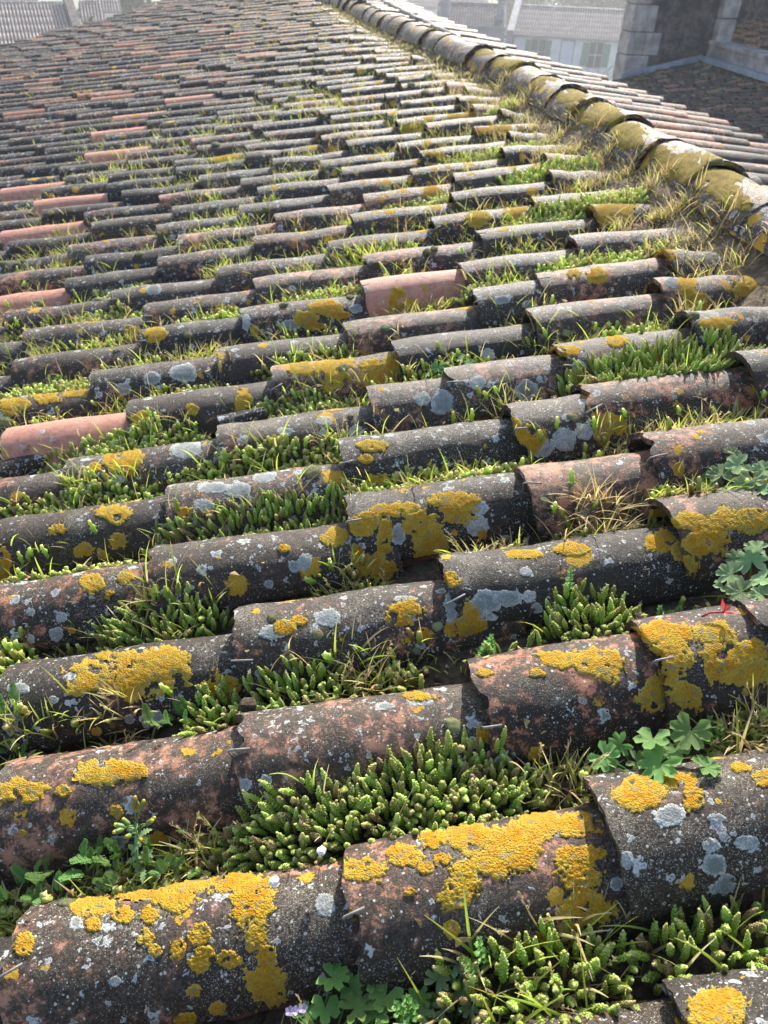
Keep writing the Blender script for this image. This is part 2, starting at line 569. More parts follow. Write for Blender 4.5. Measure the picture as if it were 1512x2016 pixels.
b = MB()
edge_ = [(q[0], q[1] - .06) for q in FARPTS if q[0] > -6.4 and q[0] < 1.3]
edge_ = [(-6.5, far_v(-6.5) - .06)] + edge_ + [(1.36, far_v(1.36) - .06)]
poly = [(-6.5, -1.0), (1.36, -1.0)] + edge_[::-1]
nP = len(poly)
b.add([(x, y, -.145) for x, y in poly] + [(x, y, -.30) for x, y in poly], [tuple(range(nP)), tuple(range(2 * nP - 1, nP - 1, -1))] + [(i, nP + i, nP + (i + 1) % nP, (i + 1) % nP) for i in range(nP)], 0, False)
b.build('roof_boarding', M['board'], roof)

# low ends of the cover tiles as they lie in the nearest columns, read as u in units of S
ENDS = {0: [1.39], 1: [-2.01, -.1, 1.39], 2: [-.74, .91, 2.11, 2.85], 3: [-2.59, -.75, .92, 2.76], 4: [-1.56, .26, 1.84, 2.95],
        5: [-1.46, .29, 2.0, 2.74, 4.36], 6: [-2.65, -.99, .69, 1.57, 2.81, 4.3], 7: [-3.61, -2.09, -.36, 1.12, 2.79, 4.39],
        8: [-2.72, -1.04, .61, 2.32, 3.18], 9: [-3.99, -2.19, -.75, .98, 2.37], 10: [-4.06, -2.21, -.55], 11: [-4.59, -2.87, -1.14],
        12: [-3.79, -2.19], 13: [-5.22]}
# look of single tiles: point in the photograph -> bare clay share, yellow spots, grey crust
LOOK = [((200, 1620), (.44, .1, .5)), ((700, 1470), (.28, .05, .9)), ((1100, 1400), (.40, .05, .5)), ((1180, 940), (.50, .0, .3)),
        ((950, 1740), (.34, .1, .4)), ((350, 1850), (.25, .1, .9)), ((1380, 1640), (.22, .1, .9)), ((250, 1380), (.15, .0, .6)),
        ((650, 1260), (.30, .1, .6)), ((1100, 1150), (.12, .05, .6)), ((100, 1220), (.42, .1, .7)), ((480, 1120), (.12, .1, .7)),
        ((850, 1060), (.2, .2, .8)), ((130, 1070), (.12, .1, .4)), ((540, 960), (.3, .1, 1.0)), ((850, 910), (.15, .1, 1.0)),
        ((1080, 850), (.2, .1, 1.0)), ((1300, 790), (.45, .1, .5)), ((270, 930), (.15, .1, .9)), ((560, 850), (.15, .1, .7)),
        ((800, 810), (.4, .1, .9)), ((950, 770), (.35, .1, 1.0)), ((400, 790), (.08, .1, .3)), ((900, 670), (.05, .1, .3)),
        ((330, 740), (.15, .1, .8)), ((1350, 1330), (.3, .1, .3)), ((20, 890), (.5, .1, .4)), ((640, 760), (.45, .3, .4)), ((1420, 1965), (.12, .1, .9)), ((1150, 2010), (.15, .1, .8))]
RED = [(130, 840), (60, 585), (810, 575), (60, 458), (115, 373), (255, 306), (225, 272), (360, 201), (440, 201), (250, 190), (315, 134),
       (180, 155), (177, 169), (125, 132), (267, 238), (410, 58), (410, 70), (460, 76), (490, 90), (265, 88), (655, 8), (540, 105), (340, 112),
       (60, 150), (330, 150), (1000, 150), (20, 190), (25, 232), (210, 108), (430, 44), (575, 60), (150, 400)]
red_cells = [uv_at(x, y, -.03) for x, y in RED]
look_cells = [(uv_at(x, y, -.03), a) for (x, y), a in LOOK]

ENDV = {0: [-.03], 1: [1.03, .97, 1.06], 2: [2.10, 2.08, 2.13, 2.12], 3: [2.96, 2.95, 3.09, 3.17], 4: [4.09, 4.18, 4.06, 4.15], 5: [5.05, 5.19, 5.11, 5.19, 5.2],
        6: [6.06, 6.07, 6.18, 6.16, 6.18, 6.21], 7: [7.18, 7.18, 7.23, 7.16, 7.24, 7.33], 8: [8.21, 8.09, 7.97, 8.16, 8.23], 9: [9.24, 9.28, 9.21, 9.25, 9.01]}
TV = {}
for k_, l_ in ENDV.items():
    m_ = sum(l_) / len(l_)
    for e_, x_ in zip(ENDS[k_], l_):
        TV[k_, round(e_ * S, 4)] = max(-.09, min(.09, x_ - (m_ if k_ != 3 else 3.03))) * S
rt = random.Random(11)
tiles = []                     # every cover tile: (distance, column, u of the low end, length, look)
for k in range(0, 84):
    v = vcol(k)
    u0 = max(u_at(-90, v, 0), -6.2)
    u1 = ridge_u(v) - .19
    ends = [e * S for e in ENDS.get(k, [rt.uniform(-1.5, .5)])]
    while ends[0] > u0:
        ends.insert(0, ends[0] - rt.uniform(.335, .385))
    while ends[-1] + .36 < min(u1, u_at(1602, v, 0)):
        ends.append(ends[-1] + rt.uniform(.335, .385))
    for i, u in enumerate(ends):
        if u + TL < u0 or u > u1 - .08 or v > far_v(u):
            continue
        ln = TL
        if u + TL > u1:
            ln = u1 - u
        c, y, g = rt.choice([0.08, .18, .28, .36, .46]), rt.choice([0, .05, .1, .25]), rt.uniform(.2, 1)
        if k > 12:
            c = rt.choice([.0, .06, .14, .22, .32, .45])
        if k > 30 and rt.random() < .12:
            c = rt.uniform(.5, .85)
        p = pix(W(u + .18, v, 0))
        if u > u1 - 1.1 and k > 10:
            y = max(y, rt.uniform(.3, .9))
        best = min(look_cells, key=lambda q: (q[0][0] - u - .18) ** 2 + 4 * (q[0][1] - v) ** 2)
        if abs(best[0][0] - u - .18) < .19 and abs(best[0][1] - v) < .09:
            c, y, g = best[1]
        if any(abs(q[0] - u - .18) < .18 and abs(q[1] - v + .02) < (.105 if k < 30 else .085) for q in red_cells):
            c, y, g = (1.12 if k < 30 else .95), .02, .12
        tiles.append([(W(u + .2, v) - CAM).length, k, u, ln, (c, y, g), p])
shown = [t for t in tiles if -60 < t[5][0] < (1572 if t[1] > 3 else 1760) and -10 < t[5][1] < (2090 if t[1] > 1 else 2400)]
shown.sort(key=lambda t: t[0])
single = shown[:300]
ids = {id(t) for t in single}
cover = []
for n, t in enumerate(single):
    dist, k, u, ln, (c, y, g), p = t
    pool = hi if k < 7 else (mid if k < 20 else low)
    o = link('cover_tile', pool[rt.randrange(len(pool))], roof)
    e = 1 if k < 14 else 1.5
    o.matrix_local = T(u, vcol(k) + TV.get((k, round(u, 4)), 0) + rt.uniform(-.003, .003) * e, .016 + rt.uniform(-.003, .004) * e) @ RZ(rt.uniform(-.014, .014) * e) @ Matrix.Rotation(rt.uniform(-.06, .06), 4, 'X') @ Matrix.Diagonal((ln / TL, 1, 1, 1))
    o['clay'], o['yellow'], o['grey'] = float(c), float(y), float(g)
    if c > 1:
        o['label'] = 'clean brick-red replacement tile'
    cover.append((o, k, u, dist))
far = MB()
def far_tile(mb, u, v, h, ln, c, y, g, na=8, rz=0.0, r0=.089, r1=.074, x=None):
    for i0, i1 in ((0, 1),):
        vs, fs = [], []
        for i in range(2):
            rad = r0 + (r1 - r0) * i
            for j in range(na + 1):
                a = R(-82 + 164 * j / na)
                vs.append((u + ln * i, v + rad * math.sin(a) + rz * ln * i, h + rad * math.cos(a) - r0 - ln * i * .078))
        for j in range(na + 1):
            a = R(-82 + 164 * j / na)
            vs.append((u, v + (r0 - .013) * math.sin(a), h + (r0 - .013) * math.cos(a) - r0))
        n = na + 1
        for j in range(na):
            fs.append((j, n + j, n + j + 1, j + 1))
        rim = [(2 * n + j, j, j + 1, 2 * n + j + 1) for j in range(na)]
        mb.add(vs, fs, 0, True, clay=c, yellow=y, grey=g, rnd=rt.random())
        b0 = len(mb.v)
        mb.add([vs[j] for j in range(n)] + vs[2 * n:], [(n + j, j, j + 1, n + j + 1) for j in range(na)], 0, False, clay=c, yellow=y, grey=g, rnd=.5)
for t in tiles:
    if id(t) in ids:
        continue
    dist, k, u, ln, (c, y, g), p = t
    far_tile(far, u, vcol(k) + rt.uniform(-.006, .006), .016 + rt.uniform(-.006, .008), ln, c, y, g, 8, rt.uniform(-.02, .02))
tag(far.build('far_cover_tile', M['tile_far'], roof), kind='stuff')

# channel tiles between the columns: single ones near, the rest joined
fch = MB()
for k in range(-1, 80):
    v = vgap(k)
    u0 = max(u_at(-60, v, -.1), -6.2)
    u1 = ridge_u(v) - .1
    u = u0 - rt.uniform(0, .36)
    while u < min(u1, u_at(1590, v, -.1)):
        if v < far_v(u) and u + .46 < ridge_u(v) + .03:
            if k < 9:
                o = link('channel_tile', chan[rt.randrange(3)], roof, T(u, v, -.124) @ RZ(rt.uniform(-.01, .01)))
            else:
                n = 6
                vs = []
                for i in range(2):
                    for j in range(n + 1):
                        a = R(-80 + 160 * j / n)
                        vs.append((u + i * .42, v + .09 * math.sin(a), -.124 + .09 - .09 * math.cos(a) - i * .016))
                fch.add(vs, [(j, n + 1 + j, n + 2 + j, j + 1) for j in range(n)], 0, True)
        u += .36
tag(fch.build('far_channel_tile', M['channel'], roof), kind='stuff')

# ------------------------------------------------------------------ ridge tiles and their mortar
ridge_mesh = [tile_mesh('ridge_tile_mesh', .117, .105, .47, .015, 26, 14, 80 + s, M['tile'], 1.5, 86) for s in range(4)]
MOUTH = [.25, .60, .95, 1.32, 1.68, 2.05, 2.41, 2.76, 3.11, 3.42]
while MOUTH[-1] < 11.6:
    MOUTH.append(MOUTH[-1] + rt.uniform(.33, .37))
ridge_tiles = []
for i, v in enumerate(MOUTH):
    u = ridge_u(v + .2)
    du = ridge_u(v + .45) - ridge_u(v)
    # the ridge stands upright: turn the roof's own slope back
    o = link('ridge_tile', ridge_mesh[i % 4], roof)
    o.matrix_local = T(u, v, .078 + rt.uniform(-.006, .006)) @ Matrix.Rotation(PITCH, 4, 'Y') @ RZ(R(90) - du / .45 + rt.uniform(-.03, .03)) @ Matrix.Rotation(R(-2.7) + rt.uniform(-.01, .012), 4, 'Y') @ Matrix.Rotation(rt.uniform(-.09, .09), 4, 'X')
    o['clay'], o['yellow'], o['grey'] = .32, rt.choice([.6, .95, 1.0, .3]), rt.uniform(.7, 1)
    ridge_tiles.append(o)
mo = MB()
vs, fs = [], []
N_ = 90
prof = [(-.135, -.10), (-.125, -.055), (-.095, -.02), (-.06, .02), (.06, .02), (.10, -.03), (.13, -.09), (.14, -.14)]
for i in range(N_ + 1):
    v = .3 + 11.6 * i / N_
    for j, (a, hh) in enumerate(prof):
        q = Vector((v * 9, j * 1.7, 2))
        vs.append((ridge_u(v) + a + noise.noise(q) * .018, v, hh + noise.noise(q + Vector((0, 9, 0))) * .014))
n = len(prof)
for i in range(N_):
    for j in range(n - 1):
        fs.append((i * n + j, i * n + j + 1, (i + 1) * n + j + 1, (i + 1) * n + j))
mo.add(vs, fs)
mo.build('mortar_bed', M['mortar'], roof)
bk = MB()
vs, fs = [], []
nb_, mb_ = 200, 12
for i in range(nb_ + 1):
    v = .2 + 10.5 * i / nb_
    for j in range(mb_ + 1):
        u = ridge_u(v) - .30 + .22 * j / mb_
        q = Vector((u * 7, v * 7, 0))
        hgt = -.088 + .10 * (j / mb_) ** .8 + noise.noise(q) * .03 + noise.noise(q * 4) * .009
        vs.append((u + noise.noise(q * 2) * .02, v, hgt))
bk.add(vs, [(i * (mb_ + 1) + j, i * (mb_ + 1) + j + 1, (i + 1) * (mb_ + 1) + j + 1, (i + 1) * (mb_ + 1) + j) for i in range(nb_) for j in range(mb_)])
tag(bk.build('ridge_soil', M['soil_pale'], roof), kind='stuff')

# rear slope, falling away behind the ridge
RM = MR.inverted()
rear_o = W(1.36, 0, 0)
MREAR = RM @ Matrix.Translation(rear_o) @ Matrix.Rotation(PITCH, 4, 'Y')
bb = MB()
REAR = [(-2, 0), (4.0, 0), (4.9, -.04), (5.7, -.23), (6.07, -.52), (6.7, -.78), (7.5, -1.02), (8.2, -1.10), (13.5, -1.30)]
poly = [(1.38 + x, y) for y, x in REAR] + [(ridge_u(13.4) - 1.36, 13.4), (ridge_u(8) - 1.36, 8), (0, 4.3), (0, -2)]
nP = len(poly)
bb.add([MREAR @ Vector((x, y, z)) for z in (-.15, -.32) for x, y in poly], [tuple(range(nP)), tuple(range(2 * nP - 1, nP - 1, -1))] + [(i, nP + i, nP + (i + 1) % nP, (i + 1) % nP) for i in range(nP)], 0, False)
bb.build('rear_boarding', M['board'], roof)
def rear_dx(v):
    # the old rear eave wanders in towards the far end
    pts = REAR
    for (a, xa), (b, xb) in zip(pts, pts[1:]):
        if v <= b:
            return xa + (xb - xa) * (v - a) / (b - a)
    return pts[-1][1]
nrear = 0
rear_far = MB()
for k in range(0, 52):
    v = 2.2 + k * S
    x0 = ridge_u(v) - 1.36
    u = 1.40 + rear_dx(v) - rt.uniform(-.06, .02)
    while u > x0 + .12:
        ln = min(TL, u - x0 + .03)
        c = rt.choice([.1, .25, .35, .45, .55, .8])
        if nrear < 160:
            o = link('rear_tile', low[rt.randrange(4)], roof)
            o.matrix_local = MREAR @ T(u, v + rt.uniform(-.01, .01), .012 + rt.uniform(-.004, .008)) @ RZ(math.pi + rt.uniform(-.02, .02)) @ Matrix.Diagonal((ln / TL, 1, 1, 1))
            o['clay'], o['yellow'], o['grey'] = c, .05, .0
            nrear += 1
        else:
            s0 = len(rear_far.v)
            far_tile(rear_far, 0, 0, 0, ln, c, .05, .0, 6)
            A = MREAR @ T(u, v + rt.uniform(-.01, .01), .012) @ RZ(math.pi)
            for i in range(s0, len(rear_far.v)):
                rear_far.v[i] = tuple(A @ Vector(rear_far.v[i]))
        u -= rt.uniform(.34, .375)
tag(rear_far.build('far_rear_tile', M['tile_far'], roof), kind='stuff')
# mortar fillet along the head of the rear slope and the walls that carry the roof
fm = MB()
pts = [MREAR @ Vector((.15 + .02 * noise.noise(Vector((v * 3, 0, 5))) + ridge_u(v) - 1.36, v, -.012 + .012 * noise.noise(Vector((v * 5, 2, 0))))) for v in [1.2 + .12 * i for i in range(80)]]
fm.tube(pts, .024, 6)
fm.build('mortar_fillet', M['mortar'], roof)
wl_ = MB()
wl_.box((-5.6, 0.0, -12), (2.45, 11.0, -1.9), 0, RM)
wl_.build('nave_wall', M['stone'], roof)
bpy.context.view_layer.update()
# ------------------------------------------------------------------ beyond the roof: lower roof, stone gable, village
NS = Vector((0, 0, 1))
low_p0 = CAM + (Vector((3.04, 6.89, -.10)) - CAM) * 3.0
def on_low(x, y):
    return hit_plane(x, y, low_p0, NW)
ORG = on_low(1225, 150)                      # foot of the tower's free corner
CORN = on_low(1385, 118)                     # inner corner with the flashing
MLOW = Matrix.Translation(ORG) @ MR
lroof = empty('aisle_roof', MLOW)
tag(lroof, 'lower clay tile roof in shade below the tall stone gable, mossy and dark', 'roof')
ml = MB()
ml.box((-1.6, -11, -.35), (4.2, -.02, -.15))
ml.build('roof_boarding', M['board'], lroof)
inv = MLOW.inverted()
cnt = 0
rl = random.Random(5)
lf = MB()
corner_u = (inv @ CORN).x
for k in range(0, 50):
    v = -.12 - k * S
    u = -1.5 + rl.uniform(0, .3)
    while u < corner_u - .1:
        p = pix(MLOW @ Vector((u + .2, v, 0)))
        c = rl.choice([.0, .08, .16, .22, .3, .36, .72])
        if 1150 < p[0] < 1570 and 90 < p[1] < 330:
            if cnt < 290:
                o = link('roof_tile', low[rl.randrange(4)], lroof, T(u, v + rl.uniform(-.015, .015), rl.uniform(-.008, .012)) @ RZ(rl.uniform(-.03, .03)))
                o['clay'], o['yellow'], o['grey'] = c, .12, .5
                cnt += 1
            else:
                far_tile(lf, u, v, rl.uniform(-.008, .012), TL, c, .12, .5, 6)
        u += rl.uniform(.33, .39)
if lf.v:
    tag(lf.build('far_roof_tile', M['tile_far'], lroof), kind='stuff')
mo2 = MB()
for i in range(90):
    u, v = rl.uniform(-.6, corner_u), -rl.random() ** 1.4 * 7
    r_ = rl.uniform(.03, .10)
    mo2.add([(u + r_ * math.cos(a) * x, v + r_ * .7 * math.sin(a) * x, z * r_ * .4 - .03) for x, z in ((1, 0), (.8, .6), (.3, 1)) for a in [i_ * math.pi / 4 for i_ in range(8)]],
            [(a * 8 + j, a * 8 + (j + 1) % 8, a * 8 + 8 + (j + 1) % 8, a * 8 + 8 + j) for a in range(2) for j in range(8)] + [tuple(range(16, 24))], 0, True, t=.45, rnd=rl.random())
tag(mo2.build('moss_patch', M['moss'], lroof), kind='stuff')

# tower
X0, X1, YF = ORG.x, CORN.x + .25, ORG.y
ZB = ORG.z - 6
tower = empty('stone_gable', Matrix.Translation((X0, YF, ORG.z)))
tag(tower, 'tall stone wall with pale corner blocks rising from the mossy lower roof', 'wall')
tb = MB()
tb.box((.03, .03, -6), (X1 - X0, .62, 9))
tb.build('rubble_wall', M['rubble'], tower)
z = -.15
i = 0
while z < 3.2:
    hh = [.62, .50, .58, .55, .66, .5][i % 6]
    for (a, bx) in ((0, [.62, .42][i % 2]), ):
        q = MB()
        q.box((a, 0, z + .008), (bx, .66, z + hh - .008))
        o = q.build('corner_block', M['stone'], tower)
        bev = o.modifiers.new('bevel', 'BEVEL')
        bev.width = .018
    q = MB()
    q.box((bx + .015, .012, z + .01), (bx + [.30, .42, .2][i % 3], .5, z + hh - .012))
    q.build('wall_block', M['stone'] if i % 3 == 1 else M['rubble'], tower)
    zz = bx + [.30, .42, .2][i % 3] + .015
    while zz < X1 - X0 - .3:
        w_ = rl.uniform(.28, .6)
        q = MB()
        q.box((zz, rl.uniform(.005, .022), z + .01), (min(zz + w_, X1 - X0), .5, z + hh - .012))
        q.build('wall_block', M['rubble'], tower)
        zz += w_ + .015
    z += hh
    i += 1
px_m = 1514 / 20.5
q = MB()
for i in range(4):
    q2 = MB()
    q2.box((X1 - X0 - .05, -.25, .62 + i * .7), (X1 - X0 + .36, .3, 1.30 + i * .7))
    o = q2.build('buttress_block', M['stone'], tower)
    bev = o.modifiers.new('bevel', 'BEVEL')
    bev.width = .02
q.box((X1 - X0 - .1, -.33, .48), (X1 - X0 + .42, .3, .615))
q.build('buttress_foot', M['lead'], tower)
# lead flashing: follows the slope of the lower roof along the tower foot
fl = MB()
fl.box((-.05, -.10, -.03), (corner_u + .02, -.015, .09), 0, MR)
fl.build('lead_flashing', M['lead'], tower)

low_wall = empty('parapet_wall', Matrix.Translation(CORN))
tag(low_wall, 'low stone parapet with a lead flashing strip at its foot beside the tower', 'wall')
pw = MB()
pw.box((.06, -9, -2), (.40, -.0, .34))
pw.build('wall_core', M['stone'], low_wall)
for i in range(9):
    q = MB()
    q.box((.02, -1.0 * i - .99, .35), (.52, -1.0 * i - .012, .43 + .01 * (i % 2)))
    q.build('coping_slab', M['stone'], low_wall)
f2 = MB()
f2.box((-.12, -9, -.02), (.055, -.10, .10))
f2.build('lead_flashing', M['lead'], low_wall)

uroof = empty('upper_aisle_roof', Matrix.Translation(CORN + Vector((.5, -.02, .40))) @ MR)
tag(uroof, 'small mossy tile roof above the stone parapet', 'roof')
uroof['label'] = 'small mossy tile roof sloping up above the stone parapet'
q = MB()
q.box((0, -8, -.3), (5, 2.2, -.14))
q.build('roof_boarding', M['board'], uroof)
for k in range(14):
    for i in range(7):
        o = link('roof_tile', low[rl.randrange(4)], uroof, T(.02 + i * .36 + rl.uniform(-.02, .02), 2.0 - .21 * k, rl.uniform(-.008, .01)) @ RZ(rl.uniform(-.03, .03)))
        o['clay'], o['yellow'], o['grey'] = rl.choice([.1, .3, .5, .7]), .7, .5
back = MB()
back.box((CORN.x + .8, YF + 2.6, ORG.z - 4), (CORN.x + 14, YF + 3.4, ORG.z + 12))
tag(back.build('back_wall', M['rubble']), 'dark church wall in deep shade behind the stone buttress', 'wall', kind='thing')

# ground
GZ = -12.5
g = MB()
nx = 24
vs = [(-500 + 1000 * i / nx, -100 + 1100 * j / nx, GZ + .4 * noise.noise(Vector((i, j, 0)))) for i in range(nx + 1) for j in range(nx + 1)]
g.add(vs, [(i * (nx + 1) + j, (i + 1) * (nx + 1) + j, (i + 1) * (nx + 1) + j + 1, i * (nx + 1) + j + 1) for i in range(nx) for j in range(nx)])
tag(g.build('ground', M['ground']), kind='structure')

def corrugated(mb, A, e, d, length, depth, rise, pitch=.21, mat=0, nj=6, cols=None):
    """tile columns of a distant roof: A = eave corner, e along the eave, d into the house; each column a half-round run in steps"""
    n = int(length / pitch)
    for i in range(n):
        for s in range(nj):
            a0, a1 = s / nj, (s + 1.18) / nj
            vs = []
            for a, lift in ((a0, .03), (min(a1, 1), 0)):
                for j in range(6):
                    w = math.pi * j / 5
                    p = A + e * (pitch * (i + .5) + (.066) * math.cos(w)) + d * (depth * a) + NS * (rise * a + .08 * math.sin(w) + lift)
                    vs.append(p)
            mb.add(vs, [(j, j + 1, 7 + j, 6 + j) for j in range(5)] + [(0, 5, 4, 3, 2, 1)], mat)

def house(name, label, A, B, wall_h, depth, rise, wall_m, tile_m, openings, overhang=.25, tail=True, ridge=True):
    """house whose eave runs A to B; openings = (from, to, top, bottom, shutters) in metres along and below the eave"""
    e = (B - A)
    L = e.length
    e.normalize()
    d = Vector((-e.y, e.x, 0))
    if d.dot(A - CAM) < 0:
        d = -d
    F = Matrix(((e.x, d.x, 0, A.x), (e.y, d.y, 0, A.y), (0, 0, 1, A.z), (0, 0, 0, 1)))
    h = empty(name, F)
    tag(h, label, 'house')
    w = MB()
    w.box((0, 0, -wall_h), (L, 2 * depth, -.12))
    w.add([(0, 0, -.12), (0, depth, rise - .12), (0, 2 * depth, -.12), (L, 0, -.12), (L, depth, rise - .12), (L, 2 * depth, -.12)],
          [(0, 1, 2), (5, 4, 3), (0, 3, 4, 1), (1, 4, 5, 2)], 0, False)
    w.build('wall', wall_m, h)
    f = MB()
    f.box((-.05, -overhang, -.17), (L + .05, -.005, -.03))
    f.build('eave_board', M['plaster_grey'], h)
    r_ = MB()
    ex, dy = Vector((1, 0, 0)), Vector((0, 1, 0))
    slope = rise / depth
    corrugated(r_, Vector((0, -overhang, -.02 - overhang * slope)), ex, dy, L, depth + overhang, rise + overhang * slope)
    tag(r_.build('roof_tiles', tile_m, h), kind='stuff')
    b_ = MB()
    b_.add([(-.05, -overhang, -.03 - overhang * slope), (L + .05, -overhang, -.03 - overhang * slope), (L + .05, depth, rise - .01), (-.05, depth, rise - .01), (L + .05, 2 * depth, -.05), (-.05, 2 * depth, -.05)],
           [(0, 1, 2, 3), (3, 2, 4, 5)], 0, False)
    b_.build('roof_underlay', M['gutter_shade'], h)
    if ridge:
        for i in range(int(L / .42)):
            q = MB()
            vs = []
            for a in range(2):
                for j in range(7):
                    w_ = math.pi * j / 6
                    vs.append((i * .42 + a * .44, depth + .14 * math.cos(w_), rise + .02 + (.13 - .02 * a) * math.sin(w_)))
            q.add(vs, [(j, j + 1, 8 + j, 7 + j) for j in range(6)] + [(0, 6, 5, 4, 3, 2, 1)])
            q.build('ridge_tile', tile_m, h)
    for x0, x1, t0, t1, sh, gl in openings:
        q = MB()
        for lo, hi_ in (((x0 - .08, -.03, -t1 - .08), (x0, .02, -t0 + .08)), ((x1, -.03, -t1 - .08), (x1 + .08, .02, -t0 + .08)),
                        ((x0, -.03, -t0), (x1, .02, -t0 + .08)), ((x0 - .05, -.07, -t1 - .10), (x1 + .05, .02, -t1))):
            q.box(lo, hi_)
        win = q.build('window', M['stone'], h)
        q = MB()
        q.box((x0, -.006, -t1), (x1, .02, -t0))
        q.build('pane', gl, win)
        q = MB()
        q.box(((x0 + x1) / 2 - .03, -.018, -t1), ((x0 + x1) / 2 + .03, -.008, -t0))
        q.box((x0, -.017, -(t0 + t1) / 2 - .025), (x1, -.0075, -(t0 + t1) / 2 + .025))
        q.build('glazing_bar', M['curtain'], win)
        if sh:
            for a, b2 in ((x0 - .09 - sh, x0 - .09), (x1 + .09, x1 + .09 + sh)):
                q = MB()
                q.box((a, -.07, -t1), (b2, -.035, -t0))
                for s in range(9):
                    zz = -t1 + (t1 - t0) * (s + .5) / 9
                    q.box((a + .05, -.082, zz - .03), (b2 - .05, -.071, zz + .03))
                q.build('shutter', M['shutter'], h)
    return h, F, L

tt = 75.0
A = CAM + ray(1013, 66) * tt
B = CAM + ray(1262, 80) * tt
B.z = A.z
pm = (B - A).length / 249.0
def mx(z):
    return (980 + z / 5.04 - 1013) * pm
ops = [(mx(352), mx(488), .35, 2.0, mx(352) - mx(300), M['glass']), (mx(655), mx(775), .30, 2.1, 0, M['curtain']),
       (mx(940), mx(1065), .35, 2.0, mx(940) - mx(875), M['glass']),
       (mx(352), mx(488), 3.2, 5.0, mx(352) - mx(300), M['glass']), (mx(940), mx(1065), 3.2, 5.0, mx(940) - mx(875), M['glass'])]
house('village_house', 'white house with green shutters and a pale ribbed tile roof beyond the ridge', A, B, GZ * -1 + A.z, 5.3, 1.55, M['plaster'], M['house_tile'], ops)
e = (B - A).normalized()
d = Vector((-e.y, e.x, 0))
# party wall with a rendered parapet between the two houses
q = MB()
q.box((-.62, -.45, -7), (-.06, 5.6, .25))
q.add([(-.62, -.45, .25), (-.06, -.45, .25), (-.06, 5.6, 2.0), (-.62, 5.6, 2.0), (-.62, 5.6, .25), (-.06, 5.6, .25)], [(0, 1, 2, 3), (0, 3, 4), (1, 5, 2), (3, 2, 5, 4)], 0, False)
o = q.build('party_wall', M['plaster_grey'])
o.matrix_world = Matrix(((e.x, d.x, 0, A.x), (e.y, d.y, 0, A.y), (0, 0, 1, A.z), (0, 0, 0, 1)))
tag(o, 'grey rendered party wall standing between the white house and the dark-roofed house', 'wall')
A2 = CAM + ray(858, 45) * 70
B2 = CAM + ray(994, 60) * 70
B2.z = A2.z
h2, F2, L2 = house('village_house', 'house with a dark tile roof and two chimneys left of the grey party wall', A2, B2, 6, 3.6, 1.05, M['plaster_grey'], M['house_tile_dark'], [])
for cx_, wd in ((.35, .6), (4.6, .5)):
    q = MB()
    q.box((cx_, .9, -.1), (cx_ + wd, 1.6, 1.5))
    ch = q.build('chimney', M['plaster_grey'], h2)
    q = MB()
    q.box((cx_ - .07, .83, 1.502), (cx_ + wd + .07, 1.67, 1.62))
    q.build('chimney_cap', M['stone'], ch)
A3 = CAM + ray(770, 10) * 100
B3 = CAM + ray(960, 12) * 100
B3.z = A3.z
house('village_house', 'far house with a pale blue wall half lost in haze above the dark roof', A3, B3, 6, 5, 1.4, M['plaster'], M['house_tile'], [(2, 3, .5, 1.9, .5, M['glass']), (6, 7, .5, 1.9, .5, M['glass'])])
A4 = CAM + ray(990, -22) * 135
B4 = CAM + ray(1150, -18) * 135
B4.z = A4.z
house('village_house', 'far white house with a low pale roof among the trees', A4, B4, 7, 5, 1.4, M['plaster'], M['house_tile'], [(3, 4, .5, 1.9, .5, M['glass']), (8, 9, .5, 1.9, .5, M['glass'])])

# house beyond the roof's far corner
def hdir(x, y, t):
    return CAM + ray(x, y) * t
A5 = hdir(-75, 96, 58)
B5 = hdir(152, 96, 58)
B5.z = A5.z
h5, F5, L5 = house('village_house', 'house with a bright ribbed tile roof beyond the far corner of the roof', A5, B5, 6, 6.0, 1.75, M['plaster_warm'], M['house_tile'], [])
q = MB()
q.box((L5 + .02, -.6, -6), (L5 + .55, 7, .6))
q.add([(L5 + .02, -.6, .6), (L5 + .55, -.6, .6), (L5 + .55, 7, 2.6), (L5 + .02, 7, 2.6), (L5 + .02, 7, .6), (L5 + .55, 7, .6)], [(0, 1, 2, 3), (0, 3, 4), (1, 5, 2), (3, 2, 5, 4)], 0, False)
q.build('gable_parapet', M['rubble'], h5)
A6 = hdir(160, 38, 66)
B6 = hdir(206, 40, 66)
B6.z = A6.z
house('village_house', 'small pale house with a pink roof beside the ribbed-roof house', A6, B6, 6, 2.2, .8, M['plaster_warm'], M['house_tile'], [])
A7 = hdir(168, 20, 74)
B7 = hdir(238, 20, 74)
B7.z = A7.z
house('village_house', 'white rendered house end behind the pink-roofed house', A7, B7, 7, 3.2, 1.2, M['plaster'], M['house_tile'], [])
A8 = hdir(-60, 8, 82)
B8 = hdir(75, 6, 82)
B8.z = A8.z
house('village_house', 'house with a rose-pink roof behind the bright ribbed roof', A8, B8, 7, 4.5, 1.3, M['plaster_warm'], M['house_tile'], [])

